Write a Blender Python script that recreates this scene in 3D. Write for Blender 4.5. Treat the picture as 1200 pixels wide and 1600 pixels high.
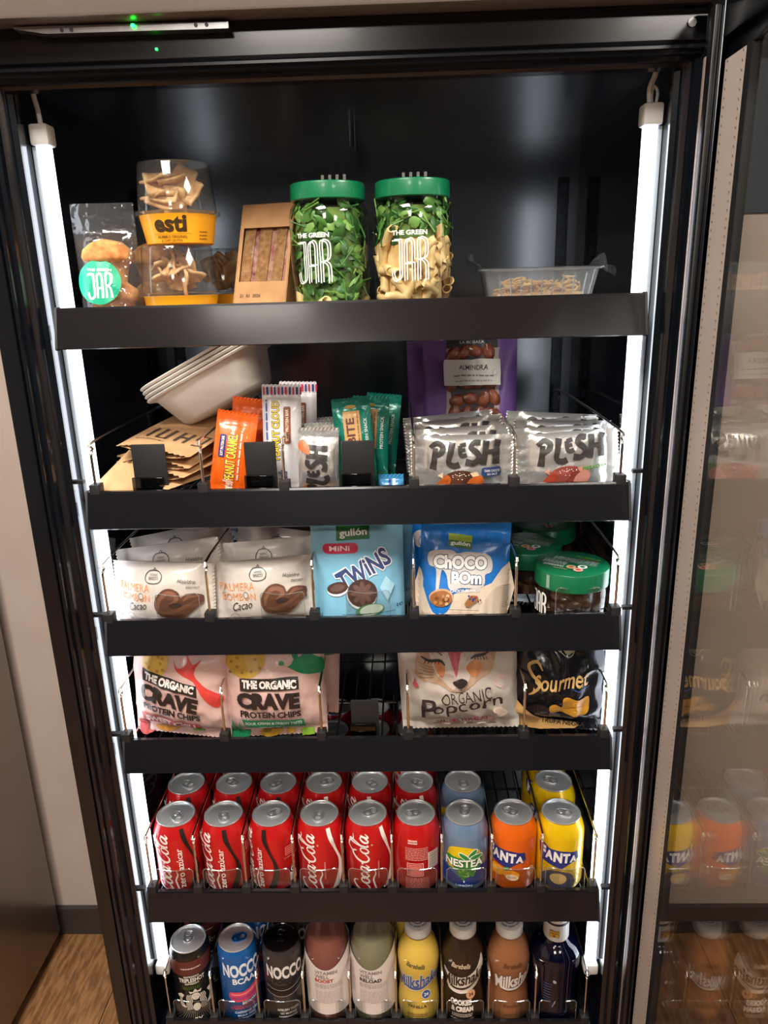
import bpy, bmesh, math, random
from math import sin, cos, pi, sqrt, exp
from mathutils import Vector, Matrix, noise
from mathutils.geometry import tessellate_polygon
R = math.radians
SC = bpy.context.scene
COL = SC.collection
for o in list(bpy.data.objects):
    bpy.data.objects.remove(o)

# ------------------------------------------------------------------ camera, world, lamps, exposure
# heights below are measured from the lens; the whole scene is lifted by LIFT at the end so the floor is z = 0
LIFT = 1.46
EXPOSURE = 0.2
LED_POWER = 4.6
ROOM_POWER = 42.0
FLOOR, CEIL = -1.46, 1.14


def make_camera():
    p, y, r = .2977, -.0306, -.0273
    f = Vector((sin(y) * cos(p), cos(y) * cos(p), -sin(p)))
    rt = Vector((cos(y), -sin(y), 0))
    up = rt.cross(f)
    a = rt * cos(r) + up * sin(r)
    b = -rt * sin(r) + up * cos(r)
    cd = bpy.data.cameras.new('camera')
    cd.sensor_fit = 'VERTICAL'
    cd.sensor_height = 32.0
    cd.lens = 32.0 * 1150 / 1600
    cd.clip_start = .01
    o = bpy.data.objects.new('camera', cd)
    COL.objects.link(o)
    o.matrix_world = Matrix(((a.x, b.x, -f.x, .0576), (a.y, b.y, -f.y, -.8188), (a.z, b.z, -f.z, 0), (0, 0, 0, 1)))
    SC.camera = o


make_camera()
W = bpy.data.worlds.new('world')
SC.world = W
W.use_nodes = True
W.node_tree.nodes['Background'].inputs[0].default_value = (.9, .95, 1, 1)
W.node_tree.nodes['Background'].inputs[1].default_value = .05
SC.view_settings.view_transform = 'Standard'
SC.view_settings.look = 'None'
SC.view_settings.gamma = 1
SC.view_settings.use_curve_mapping = False
SC.view_settings.exposure = EXPOSURE


def room_lamp(x, y, sx, sy, power):
    l = bpy.data.lights.new('ceiling_lamp_light', 'AREA')
    l.shape = 'RECTANGLE'
    l.size, l.size_y = sx, sy
    l.energy = power
    l.color = (1, .94, .87)
    o = bpy.data.objects.new('ceiling_lamp_light', l)
    COL.objects.link(o)
    o.location = (x, y, CEIL - .012)


LAMPS = [(-.4, -.95, .6, .6), (1.35, -.95, .6, .6), (-.4, -2.95, .5, .5), (1.35, -2.95, .5, .5)]
for q in LAMPS:
    room_lamp(*q, ROOM_POWER * (1.15 if q[1] > -2 else .5))
SPOT = (-.53, -2.04, .40, .15)  # narrow lamp added to put a bright patch on the top price rail
room_lamp(*SPOT, 3.0)

# ------------------------------------------------------------------ materials
_M = {}


def lin(h):
    if not isinstance(h, str):
        return tuple(h[:3]) + (1,)
    out = []
    for i in (0, 2, 4):
        c = int(h[i:i + 2], 16) / 255
        out.append(c / 12.92 if c <= .04045 else ((c + .055) / 1.055) ** 2.4)
    return tuple(out) + (1,)


def mat(name, color, rough=.5, metal=0., bump=None, coat=0., emit=None, spec=None, trans=0., ior=None):
    if name in _M:
        return _M[name]
    m = bpy.data.materials.new(name)
    m.use_nodes = True
    nt = m.node_tree
    b = nt.nodes['Principled BSDF']
    b.inputs['Base Color'].default_value = lin(color)
    b.inputs['Roughness'].default_value = rough
    b.inputs['Metallic'].default_value = metal
    b.inputs['Coat Weight'].default_value = coat
    b.inputs['Coat Roughness'].default_value = .08
    if spec is not None:
        b.inputs['Specular IOR Level'].default_value = spec
    if trans:
        b.inputs['Transmission Weight'].default_value = trans
    if ior:
        b.inputs['IOR'].default_value = ior
    if emit:
        b.inputs['Emission Color'].default_value = lin(emit[0])
        b.inputs['Emission Strength'].default_value = emit[1]
    if bump:
        sc, st, det = bump
        tc = nt.nodes.new('ShaderNodeTexCoord')
        n = nt.nodes.new('ShaderNodeTexNoise')
        n.inputs['Scale'].default_value = sc
        n.inputs['Detail'].default_value = det
        bp = nt.nodes.new('ShaderNodeBump')
        bp.inputs['Strength'].default_value = st
        bp.inputs['Distance'].default_value = .004
        nt.links.new(tc.outputs['Object'], n.inputs['Vector'])
        nt.links.new(n.outputs['Fac'], bp.inputs['Height'])
        nt.links.new(bp.outputs['Normal'], b.inputs['Normal'])
    _M[name] = m
    return m


def mottled(name, c1, c2, scale, rough=.6, metal=0, bump=.2, stretch=(1, 1, 1), detail=4, lo=.35, hi=.65, coat=0):
    """two colours mixed by a stretched noise, with matching relief"""
    if name in _M:
        return _M[name]
    m = mat(name, c1, rough, metal, coat=coat)
    nt = m.node_tree
    b = nt.nodes['Principled BSDF']
    tc = nt.nodes.new('ShaderNodeTexCoord')
    mp = nt.nodes.new('ShaderNodeMapping')
    mp.inputs['Scale'].default_value = stretch
    n = nt.nodes.new('ShaderNodeTexNoise')
    n.inputs['Scale'].default_value = scale
    n.inputs['Detail'].default_value = detail
    cr = nt.nodes.new('ShaderNodeValToRGB')
    cr.color_ramp.elements[0].color = lin(c1)
    cr.color_ramp.elements[0].position = lo
    cr.color_ramp.elements[1].color = lin(c2)
    cr.color_ramp.elements[1].position = hi
    nt.links.new(tc.outputs['Object'], mp.inputs['Vector'])
    nt.links.new(mp.outputs['Vector'], n.inputs['Vector'])
    nt.links.new(n.outputs['Fac'], cr.inputs['Fac'])
    nt.links.new(cr.outputs['Color'], b.inputs['Base Color'])
    if bump:
        bp = nt.nodes.new('ShaderNodeBump')
        bp.inputs['Strength'].default_value = bump
        bp.inputs['Distance'].default_value = .003
        nt.links.new(n.outputs['Fac'], bp.inputs['Height'])
        nt.links.new(bp.outputs['Normal'], b.inputs['Normal'])
    return m


def clear(name, tint='ffffff', refl=.1, rough=.04, bump=None, haze=0., haze_col='ffffff'):
    """thin clear plastic or glass sheet: see-through with a Fresnel reflection"""
    if name in _M:
        return _M[name]
    m = bpy.data.materials.new(name)
    m.use_nodes = True
    nt = m.node_tree
    nt.nodes.clear()
    out = nt.nodes.new('ShaderNodeOutputMaterial')
    tr = nt.nodes.new('ShaderNodeBsdfTransparent')
    tr.inputs[0].default_value = lin(tint)
    gl = nt.nodes.new('ShaderNodeBsdfGlossy')
    gl.inputs['Roughness'].default_value = rough
    fr = nt.nodes.new('ShaderNodeLayerWeight')
    fr.inputs[0].default_value = .5
    pw = nt.nodes.new('ShaderNodeMath')
    pw.operation = 'POWER'
    pw.inputs[1].default_value = 5
    ma = nt.nodes.new('ShaderNodeMath')
    ma.operation = 'MULTIPLY_ADD'
    ma.inputs[1].default_value = 1.0 - refl
    ma.inputs[2].default_value = refl
    ma.use_clamp = True
    mx = nt.nodes.new('ShaderNodeMixShader')
    L = nt.links.new
    L(fr.outputs['Facing'], pw.inputs[0])
    L(pw.outputs[0], ma.inputs[0])
    L(ma.outputs[0], mx.inputs[0])
    base = tr
    if haze:
        df = nt.nodes.new('ShaderNodeBsdfTranslucent')
        df2 = nt.nodes.new('ShaderNodeBsdfDiffuse')
        df.inputs[0].default_value = lin(haze_col)
        df2.inputs[0].default_value = lin(haze_col)
        m1 = nt.nodes.new('ShaderNodeMixShader')
        m1.inputs[0].default_value = .5
        L(df.outputs[0], m1.inputs[1])
        L(df2.outputs[0], m1.inputs[2])
        m2 = nt.nodes.new('ShaderNodeMixShader')
        m2.inputs[0].default_value = haze
        L(tr.outputs[0], m2.inputs[1])
        L(m1.outputs[0], m2.inputs[2])
        base = m2
    L(base.outputs[0], mx.inputs[1])
    L(gl.outputs[0], mx.inputs[2])
    if bump:
        tc = nt.nodes.new('ShaderNodeTexCoord')
        n = nt.nodes.new('ShaderNodeTexNoise')
        n.inputs['Scale'].default_value = bump[0]
        n.inputs['Detail'].default_value = 3
        bp = nt.nodes.new('ShaderNodeBump')
        bp.inputs['Strength'].default_value = bump[1]
        bp.inputs['Distance'].default_value = .01
        L(tc.outputs['Object'], n.inputs['Vector'])
        L(n.outputs['Fac'], bp.inputs['Height'])
        L(bp.outputs['Normal'], gl.inputs['Normal'])
        L(bp.outputs['Normal'], fr.inputs['Normal'])
    L(mx.outputs[0], out.inputs[0])
    _M[name] = m
    return m


def ink(h, rough=.42, metal=0.):
    return mat('print_' + h + ('_foil' if metal else ''), h, rough, metal)


BLACK = mat('black_gloss_paint', '0b0e13', .2, coat=.1)
LINER = mat('black_cabinet_liner', '1d2836', .2, spec=1., coat=1.)
LINER.node_tree.nodes['Principled BSDF'].inputs['Coat Roughness'].default_value = .2
LINER.node_tree.nodes['Principled BSDF'].inputs['Coat IOR'].default_value = 2.0
SATIN = mat('black_satin_metal', '101113', .32)
RAIL = mat('black_price_rail', '141418', .16, coat=.1)
MATTE = mat('black_matte_plastic', '161618', .55)
CHROME = mat('chrome_wire', 'd8d2c8', .18, 1)
ALU = mat('brushed_aluminium', 'b9b9b8', .3, 1, bump=(60, .05, 2))
LEDM = mat('lit_tube', 'ffffff', .4, emit=('eaf2ff', LED_POWER))
WHITEP = mat('white_plastic', 'dfe0dc', .4)
CLEARP = clear('clear_acrylic', 'f4f6f6', .05, .05)
DOME = clear('clear_cup_plastic', 'f0f1f0', .04, .06, haze=.04)
JARP = clear('clear_jar_plastic', 'f2f5f2', .04, .04)
FILM = clear('clear_film', 'f2f4f4', .05, .1, bump=(34, .5), haze=.05)
TRAYP = clear('clear_tray_plastic', 'eef1f3', .06, .1, haze=.26, haze_col='e6eef4')
GLASSD = clear('door_glass', 'f4f4f2', .1, .0)
TINM = mat('can_aluminium', 'ebedee', .32, .8)
TABM = mat('pull_tab_aluminium', 'd0d2d4', .34, .85)


# ------------------------------------------------------------------ mesh helpers
class MB:
    def __init__(s):
        s.v, s.f, s.m = [], [], []
        s.mi = 0

    def add(s, vs, fs, mi=None):
        k = len(s.v)
        s.v += [tuple(p) for p in vs]
        for f in fs:
            s.f.append(tuple(i + k for i in f))
            s.m.append(s.mi if mi is None else mi)
        return s

    def box(s, x0, x1, y0, y1, z0, z1, c=0.):
        if c:
            return s.bevbox(x0, x1, y0, y1, z0, z1, c)
        vs = [(x, y, z) for z in (z0, z1) for y in (y0, y1) for x in (x0, x1)]
        return s.add(vs, [(0, 2, 3, 1), (4, 5, 7, 6), (0, 1, 5, 4), (2, 6, 7, 3), (0, 4, 6, 2), (1, 3, 7, 5)])

    def bevbox(s, x0, x1, y0, y1, z0, z1, c):
        bm = bmesh.new()
        bmesh.ops.create_cube(bm, size=1)
        for v in bm.verts:
            v.co = Vector(((x0 + x1) / 2 + v.co.x * (x1 - x0), (y0 + y1) / 2 + v.co.y * (y1 - y0), (z0 + z1) / 2 + v.co.z * (z1 - z0)))
        bmesh.ops.bevel(bm, geom=bm.edges[:], offset=c, segments=2, affect='EDGES', profile=.5)
        bm.verts.index_update()
        s.add([v.co for v in bm.verts], [[v.index for v in f.verts] for f in bm.faces])
        bm.free()
        return s

    def tube(s, pts, r, n=8, closed=False, caps=True):
        P = [Vector(p) for p in pts]
        N = len(P)
        rs = r if isinstance(r, (list, tuple)) else [r] * N
        vs, fs = [], []
        prev = None
        for i in range(N):
            a = P[(i - 1) % N] if (closed or i > 0) else P[i]
            b = P[(i + 1) % N] if (closed or i < N - 1) else P[i]
            t = (b - a).normalized()
            if prev is None:
                u = t.orthogonal().normalized()
            else:
                u = (prev - t * prev.dot(t))
                u = u.normalized() if u.length > 1e-6 else t.orthogonal().normalized()
            prev = u
            w = t.cross(u)
            for k in range(n):
                q = 2 * pi * k / n
                vs.append(P[i] + (u * cos(q) + w * sin(q)) * rs[i])
        for i in range(N if closed else N - 1):
            j = (i + 1) % N
            for k in range(n):
                l = (k + 1) % n
                fs.append((i * n + k, i * n + l, j * n + l, j * n + k))
        if caps and not closed:
            fs.append(tuple(range(n - 1, -1, -1)))
            fs.append(tuple((N - 1) * n + k for k in range(n)))
        return s.add(vs, fs)

    def lathe(s, prof, n=40, c=(0, 0, 0), sx=1, sy=1, sq=0, top=True):
        vs, fs = [], []
        for r, z in prof:
            for k in range(n):
                q = 2 * pi * k / n
                g = 1.
                if sq:
                    g = 1 / (abs(cos(q)) ** sq + abs(sin(q)) ** sq) ** (1 / sq)
                vs.append((c[0] + r * g * cos(q) * sx, c[1] + r * g * sin(q) * sy, c[2] + z))
        for i in range(len(prof) - 1):
            for k in range(n):
                l = (k + 1) % n
                fs.append((i * n + k, i * n + l, (i + 1) * n + l, (i + 1) * n + k))
        if prof[0][0] > 1e-5:
            fs.append(tuple(range(n - 1, -1, -1)))
        if top and prof[-1][0] > 1e-5:
            fs.append(tuple((len(prof) - 1) * n + k for k in range(n)))
        return s.add(vs, fs)

    def grid(s, F, nu, nv, mi=None):
        vs = [F(i / nu, j / nv) for j in range(nv + 1) for i in range(nu + 1)]
        fs = [(j * (nu + 1) + i, j * (nu + 1) + i + 1, (j + 1) * (nu + 1) + i + 1, (j + 1) * (nu + 1) + i) for j in range(nv) for i in range(nu)]
        return s.add(vs, fs, mi)

    def prism(s, loops, t0, t1, ax='y', M=None):
        """a flat outline with holes (list of loops of 2d points) given a thickness along one axis"""
        if not isinstance(loops[0][0], (tuple, list)):
            loops = [loops]
        def P(u, v, t):
            p = {'y': (u, t, v), 'z': (u, v, t), 'x': (t, u, v)}[ax]
            return M @ Vector(p) if M is not None else Vector(p)
        flat = [p for l in loops for p in l]
        tri = tessellate_polygon([[Vector((p[0], p[1], 0)) for p in l] for l in loops])
        n = len(flat)
        vs = [P(*p, t0) for p in flat] + [P(*p, t1) for p in flat]
        fs = [tuple(t) for t in tri] + [tuple(i + n for i in t[::-1]) for t in tri]
        k = 0
        for l in loops:
            for i in range(len(l)):
                a, b = k + i, k + (i + 1) % len(l)
                fs.append((a, b, b + n, a + n))
            k += len(l)
        return s.add(vs, fs)

    def xf(s, M, k=0):
        s.v = s.v[:k] + [tuple(M @ Vector(p)) for p in s.v[k:]]
        return s

    def mesh(s, name, mats, smooth=35, weld=True):
        me = bpy.data.meshes.new(name)
        me.from_pydata(s.v, [], s.f)
        for m in (mats if isinstance(mats, (list, tuple)) else [mats]):
            me.materials.append(m)
        if any(s.m):
            me.polygons.foreach_set('material_index', s.m)
        if smooth:
            bm = bmesh.new()
            bm.from_mesh(me)
            if weld:
                bmesh.ops.remove_doubles(bm, verts=bm.verts, dist=1e-6)
            bmesh.ops.recalc_face_normals(bm, faces=bm.faces)
            bm.to_mesh(me)
            bm.free()
            me.polygons.foreach_set('use_smooth', [True] * len(me.polygons))
            me.set_sharp_from_angle(angle=R(smooth))
        me.update()
        return me

    def build(s, name, mats, parent=None, smooth=35, loc=None, weld=True):
        return link(name, s.mesh(name, mats, smooth, weld), parent, loc)


def link(name, me, parent=None, loc=None, rot=None):
    o = bpy.data.objects.new(name, me)
    COL.objects.link(o)
    if parent is not None:
        o.parent = parent
    if loc:
        o.location = loc
    if rot:
        o.rotation_euler = rot
    return o


def tag(o, label, cat, group=None):
    o['label'] = label
    o['category'] = cat
    if group:
        o['group'] = group
    return o


def thing(name, label, cat, loc=(0, 0, 0), rot=(0, 0, 0), group=None):
    o = link(name, None, None, loc, rot)
    o.empty_display_size = .02
    return tag(o, label, cat, group)


def dup(root, label, loc=None, rot=None, group=None):
    def cp(o, p):
        c = o.copy()
        COL.objects.link(c)
        c.parent = p
        for ch in o.children:
            cp(ch, c)
        return c
    r = cp(root, None)
    r['label'] = label
    if loc:
        r.location = loc
    if rot:
        r.rotation_euler = rot
    if group:
        r['group'] = group
    return r


def struct(o):
    o['kind'] = 'structure'
    return o


def stuff(o):
    o['kind'] = 'stuff'
    return o


def smooth_line(pts, k=6, closed=False):
    n = len(pts)
    out = []
    def g(i):
        return pts[i % n] if closed else pts[max(0, min(n - 1, i))]
    for i in range(n if closed else n - 1):
        p0, p1, p2, p3 = g(i - 1), g(i), g(i + 1), g(i + 2)
        for j in range(k):
            t = j / k
            out.append(tuple(.5 * (2 * b + (c - a) * t + (2 * a - 5 * b + 4 * c - d) * t * t + (3 * b - a - 3 * c + d) * t ** 3) for a, b, c, d in zip(p0, p1, p2, p3)))
    if not closed:
        out.append(tuple(pts[-1]))
    return out


# ------------------------------------------------------------------ flat print laid on a surface
_T = {}


def glyphs(s, bold):
    """outline letters of a string as flat triangles, in a box of its own size"""
    key = (s, bold)
    if key not in _T:
        c = bpy.data.curves.new('t', 'FONT')
        c.body = s
        c.resolution_u = 3
        c.offset = bold
        o = bpy.data.objects.new('t', c)
        me = bpy.data.meshes.new_from_object(o)
        me.calc_loop_triangles()
        V = [(v.co.x, v.co.y) for v in me.vertices]
        F = [tuple(t.vertices) for t in me.loop_triangles]
        _T[key] = (V, F, min(v[0] for v in V), max(v[0] for v in V), min(v[1] for v in V), max(v[1] for v in V))
        bpy.data.objects.remove(o)
        bpy.data.curves.remove(c)
        bpy.data.meshes.remove(me)
    return _T[key]


class Print:
    """F(x, z, h) is the surface: x, z in metres on the front, h the height above it.
    Drawing coordinates run from the origin O in steps of S = (sx, sz)."""

    def __init__(s, F, S=(1, 1), O=(0, 0), L=.006, base=.0005, step=.00012):
        s.F, s.S, s.O, s.L, s.h, s.step = F, S, O, L, base, step
        s.v, s.f, s.m, s.mats = [], [], [], []

    def mi(s, col):
        m = col if not isinstance(col, str) else ink(col)
        if m not in s.mats:
            s.mats.append(m)
        return s.mats.index(m)

    def put(s, V, T, col):
        """V in drawing metres"""
        V = list(V)
        L2 = s.L * s.L
        out, st = [], list(T)
        mids = {}
        while st:
            a, b, c = st.pop()
            e = []
            for i, j in ((a, b), (b, c), (c, a)):
                e.append((V[i][0] - V[j][0]) ** 2 + (V[i][1] - V[j][1]) ** 2)
            k = e.index(max(e))
            if e[k] <= L2:
                out.append((a, b, c))
                continue
            i, j, o = ((a, b, c), (b, c, a), (c, a, b))[k]
            q = (min(i, j), max(i, j))
            if q not in mids:
                mids[q] = len(V)
                V.append(((V[i][0] + V[j][0]) / 2, (V[i][1] + V[j][1]) / 2))
            m = mids[q]
            st += [(i, m, o), (m, j, o)]
        k, mi = len(s.v), s.mi(col)
        F, h = s.F, s.h
        s.v += [tuple(F(p[0], p[1], h)) for p in V]
        for t in out:
            s.f.append(tuple(i + k for i in t))
            s.m.append(mi)
        s.h += s.step
        return s

    def P(s, p):
        return (s.O[0] + p[0] * s.S[0], s.O[1] + p[1] * s.S[1])

    def poly(s, pts, col, smooth=0):
        if smooth:
            pts = smooth_line(pts, smooth, True)
        V = [s.P(p) for p in pts]
        return s.put(V, [tuple(t) for t in tessellate_polygon([[Vector((x, y, 0)) for x, y in V]])], col)

    def rect(s, x0, y0, x1, y1, col):
        return s.poly([(x0, y0), (x1, y0), (x1, y1), (x0, y1)], col)

    def ell(s, cx, cy, rx, ry, col, rot=0, n=22, hole=None):
        c, d = cos(R(rot)), sin(R(rot))
        C = s.P((cx, cy))
        def pt(k, g):
            q = 2 * pi * k / n
            x, y = rx * s.S[0] * cos(q) * g, ry * s.S[1] * sin(q) * g
            return (C[0] + x * c - y * d, C[1] + x * d + y * c)
        V = [pt(k, 1) for k in range(n)]
        if hole:
            V += [pt(k, hole) for k in range(n)]
            T = []
            for k in range(n):
                l = (k + 1) % n
                T += [(k, l, n + l), (k, n + l, n + k)]
        else:
            V.append(C)
            T = [(k, (k + 1) % n, n) for k in range(n)]
        return s.put(V, T, col)

    def rrect(s, x0, y0, x1, y1, r, col):
        sx, sy = s.S
        pts = []
        for cx, cy, a in ((x1 - r / sx, y1 - r / sy, 0), (x0 + r / sx, y1 - r / sy, 90), (x0 + r / sx, y0 + r / sy, 180), (x1 - r / sx, y0 + r / sy, 270)):
            for k in range(5):
                q = R(a + k * 22.5)
                pts.append((cx + cos(q) * r / sx, cy + sin(q) * r / sy))
        return s.poly(pts, col)

    def stroke(s, pts, w, col, smooth=5, taper=None, closed=False, M=None):
        """a pen line; w in metres; taper gives a width factor per control point"""
        if taper is None:
            taper = [1] * len(pts)
        p3 = [(p[0], p[1], t) for p, t in zip(pts, taper)]
        if smooth:
            p3 = smooth_line(p3, smooth, closed)
        Q = []
        for x, y, t in p3:
            if M:
                x, y = M(x, y)
            a = s.P((x, y))
            Q.append((a[0], a[1], t))
        n = len(Q)
        V, T = [], []
        for i in range(n):
            a = Q[(i - 1) % n] if closed else Q[max(0, i - 1)]
            b = Q[(i + 1) % n] if closed else Q[min(n - 1, i + 1)]
            dx, dy = b[0] - a[0], b[1] - a[1]
            l = sqrt(dx * dx + dy * dy) or 1
            nx, ny = -dy / l * w / 2 * Q[i][2], dx / l * w / 2 * Q[i][2]
            V += [(Q[i][0] + nx, Q[i][1] + ny), (Q[i][0] - nx, Q[i][1] - ny)]
        for i in range(n if closed else n - 1):
            j = (i + 1) % n
            T += [(2 * i, 2 * i + 1, 2 * j + 1), (2 * i, 2 * j + 1, 2 * j)]
        return s.put(V, T, col)

    def text(s, t, cx, cy, w, h, col, bold=0., shear=0., rot=0., arc=0., out=None, jit=0., grow=0.):
        """letters fitted to a box w x h centred on cx, cy; out = (colour, extra weight) draws a rim below"""
        if out:
            s.text(t, cx, cy, w, h, out[0], bold + out[1], shear, rot, arc, None, jit, out[1])
        V, F, x0, x1, y0, y1 = glyphs(t, bold)
        if grow:
            a = glyphs(t, bold - grow)
            x0, x1, y0, y1 = a[2:]
        W_, H_ = w * s.S[0], h * s.S[1]
        kx, ky = W_ / (x1 - x0), H_ / (y1 - y0)
        C = s.P((cx, cy))
        c, d = cos(R(rot)), sin(R(rot))
        out_v = []
        for x, y in V:
            X = (x - (x0 + x1) / 2) * kx
            Y = (y - (y0 + y1) / 2) * ky
            X += Y * shear
            if arc:
                Y += arc * (X / (W_ / 2)) ** 2 * H_
            if jit:
                Y += jit * H_ * sin(X / W_ * 19)
            out_v.append((C[0] + X * c - Y * d, C[1] + X * d + Y * c))
        return s.put(out_v, F, col)

    def lines(s, x0, y0, x1, y1, n, w, col, seed=1, dash=True):
        """rows of print too small to read"""
        rg = random.Random(seed)
        for i in range(n):
            y = y1 - (y1 - y0) * (i + .5) / n
            x = x0
            V, T = [], []
            while x < x1:
                l = (x1 - x0) * rg.uniform(.05, .16) if dash else x1 - x0
                e = min(x1, x + l)
                a, b = s.P((x, y)), s.P((e, y))
                k = len(V)
                V += [(a[0], a[1] - w / 2), (b[0], b[1] - w / 2), (b[0], b[1] + w / 2), (a[0], a[1] + w / 2)]
                T += [(k, k + 1, k + 2), (k, k + 2, k + 3)]
                x = e + (x1 - x0) * .025
            s.put(V, T, col)
            s.h -= s.step
        s.h += s.step
        return s

    def bars(s, x0, y0, x1, y1, n, col, seed=2):
        rg = random.Random(seed)
        for i in range(n):
            a = x0 + (x1 - x0) * (i + rg.uniform(0, .3)) / n
            s.rect(a, y0, a + (x1 - x0) / n * rg.uniform(.3, .65), y1, col)
            s.h -= s.step
        s.h += s.step
        return s

    def build(s, name, parent):
        me = bpy.data.meshes.new(name)
        me.from_pydata(s.v, [], s.f)
        for m in s.mats:
            me.materials.append(m)
        me.polygons.foreach_set('material_index', s.m)
        me.update()
        return link(name, me, parent)


def around(prof):
    """the surface of a turned body whose outline is prof [(radius, z)]; x runs along the circumference at the widest radius"""
    P = sorted([(z, r) for r, z in prof])
    R0 = max(r for r, z in prof)
    def F(x, z, h):
        r = P[0][1]
        for (z0, r0), (z1, r1) in zip(P, P[1:]):
            if z0 <= z <= z1 and z1 > z0:
                r = r0 + (r1 - r0) * (z - z0) / (z1 - z0)
                break
        else:
            r = P[-1][1] if z > P[-1][0] else P[0][1]
        a = x / R0
        return ((r + h) * sin(a), -(r + h) * cos(a), z)
    return F

# ------------------------------------------------------------------ the room
BACK = .56
XL, XR, YF = -2.3, 2.3, -3.6
PAINT = mottled('pinkish_beige_paint', 'c2b1a5', 'c9b9ad', 6, .75, bump=.04)
SLATE = mat('slate_blue_paint', '39434f', .6)
WHITEC = mat('ceiling_paint', 'd6d0c8', .8)
SKIRT = mat('dark_grey_skirting', '3b3632', .5)


def room():
    def wall(name, *b, m=PAINT):
        return struct(MB().box(*b).build(name, m, smooth=0))
    wall('wall_back', XL, XR, BACK, BACK + .1, FLOOR - .05, .104)
    wall('trim_1', XL, XR, BACK - .004, BACK + .1, .104, CEIL, m=SLATE)
    wall('wall_left', XL - .1, XL, YF, BACK + .1, FLOOR - .05, CEIL)
    wall('wall_right', XR, XR + .1, YF, BACK + .1, FLOOR - .05, CEIL)
    wall('wall_front', XL, XR, YF - .1, YF, FLOOR - .05, CEIL, m=mat('dark_grey_paint', '2f3337', .8))
    struct(MB().box(XL, XR, YF, BACK, CEIL, CEIL + .1).build('ceiling', WHITEC, smooth=0))
    fl = struct(MB().box(XL, XR, YF, BACK, FLOOR - .06, FLOOR - .008).build('floor', mat('floor_joint', '3a2c20', .8), smooth=0))
    for n, b in (('back', (XL, XR, BACK - .012, BACK, FLOOR, FLOOR + .075)), ('left', (XL, XL + .012, YF, BACK, FLOOR, FLOOR + .075)),
                 ('right', (XR - .012, XR, YF, BACK, FLOOR, FLOOR + .075)), ('front', (XL, XR, YF, YF + .012, FLOOR, FLOOR + .075))):
        struct(MB().box(*b).build('baseboard_' + n, SKIRT, smooth=0))
    woods = [mottled('oak_plank_%d' % i, a, b, 9, .5, bump=.12, stretch=(11, 1.3, 11), detail=7, lo=.4, hi=.6) for i, (a, b) in enumerate((('7a5433', 'a5774c'), ('845d3a', 'ad7f54'), ('704c2e', '986c45')))]
    me = [MB().bevbox(-.0935, .0935, 0, 1.199, -.012, 0, .0015).mesh('plank', w) for w in woods]
    rg = random.Random(4)
    for i in range(24):
        x = XL + .094 + i * .1885
        if x > XR - .06:
            break
        y = YF - rg.uniform(.1, 1)
        while y < BACK - .02:
            o = link('plank', rg.choice(me), fl, (x, y, FLOOR))
            y1 = min(y + 1.2, BACK - .001)
            y0 = max(y, YF)
            o.location.y = y0
            o.scale.y = (y1 - y0) / 1.2
            y += 1.2
    lampm = mat('lit_diffuser', 'ffffff', .6, emit=('ffe6c8', 2.0))
    for i, (x, y, sx, sy) in enumerate(LAMPS + [SPOT]):
        t = thing('ceiling_light', 'white ceiling light, %s' % ('nearest the refrigerator at left', 'nearest the refrigerator at right', 'farther from the refrigerator at left', 'farther from the refrigerator at right', 'the narrow one added for a glint on the top shelf rail, between the two at left')[i], 'light', (x, y, CEIL))
        MB().box(-sx / 2 - .03, sx / 2 + .03, -sy / 2 - .03, sy / 2 + .03, -.006, 0).build('housing', WHITEP, t)
        a, b = sx / 2 + .03, sx / 2
        MB().prism([[(-a, -a), (a, -a), (a, a), (-a, a)], [(-b, -b), (b, -b), (b, b), (-b, b)]], -.02, -.006, 'z').build('frame', WHITEP, t)
        MB().box(-b, b, -b, b, -.008, -.0065).build('diffuser', lampm, t)


room()


def steel_cabinet():
    t = thing('steel_cabinet', 'tall brushed grey steel cabinet standing to the left of the black refrigerator', 'cabinet', (-.767 - .35, .15, FLOOR))
    st = mat('brushed_steel_panel', '918882', .32, .8, bump=(3, .02, 1))
    MB().bevbox(-.35, .35, -.36, .38, .03, 1.9, .012).build('body', st, t)
    MB().bevbox(-.34, .34, -.395, -.365, .05, 1.88, .006).build('door', st, t)
    h = MB().tube([(.28, -.395, .8), (.28, -.43, .82), (.28, -.43, 1.2), (.28, -.395, 1.22)], .008).build('handle', ALU, t)
    for x in (-.3, .3):
        for y in (-.3, .33):
            MB().lathe([(.02, 0), (.02, .03)], 12, (x, y, 0)).build('foot', MATTE, t)


steel_cabinet()

# ------------------------------------------------------------------ the refrigerator
IN = .329       # half width inside
YB = .40        # inner back


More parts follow.
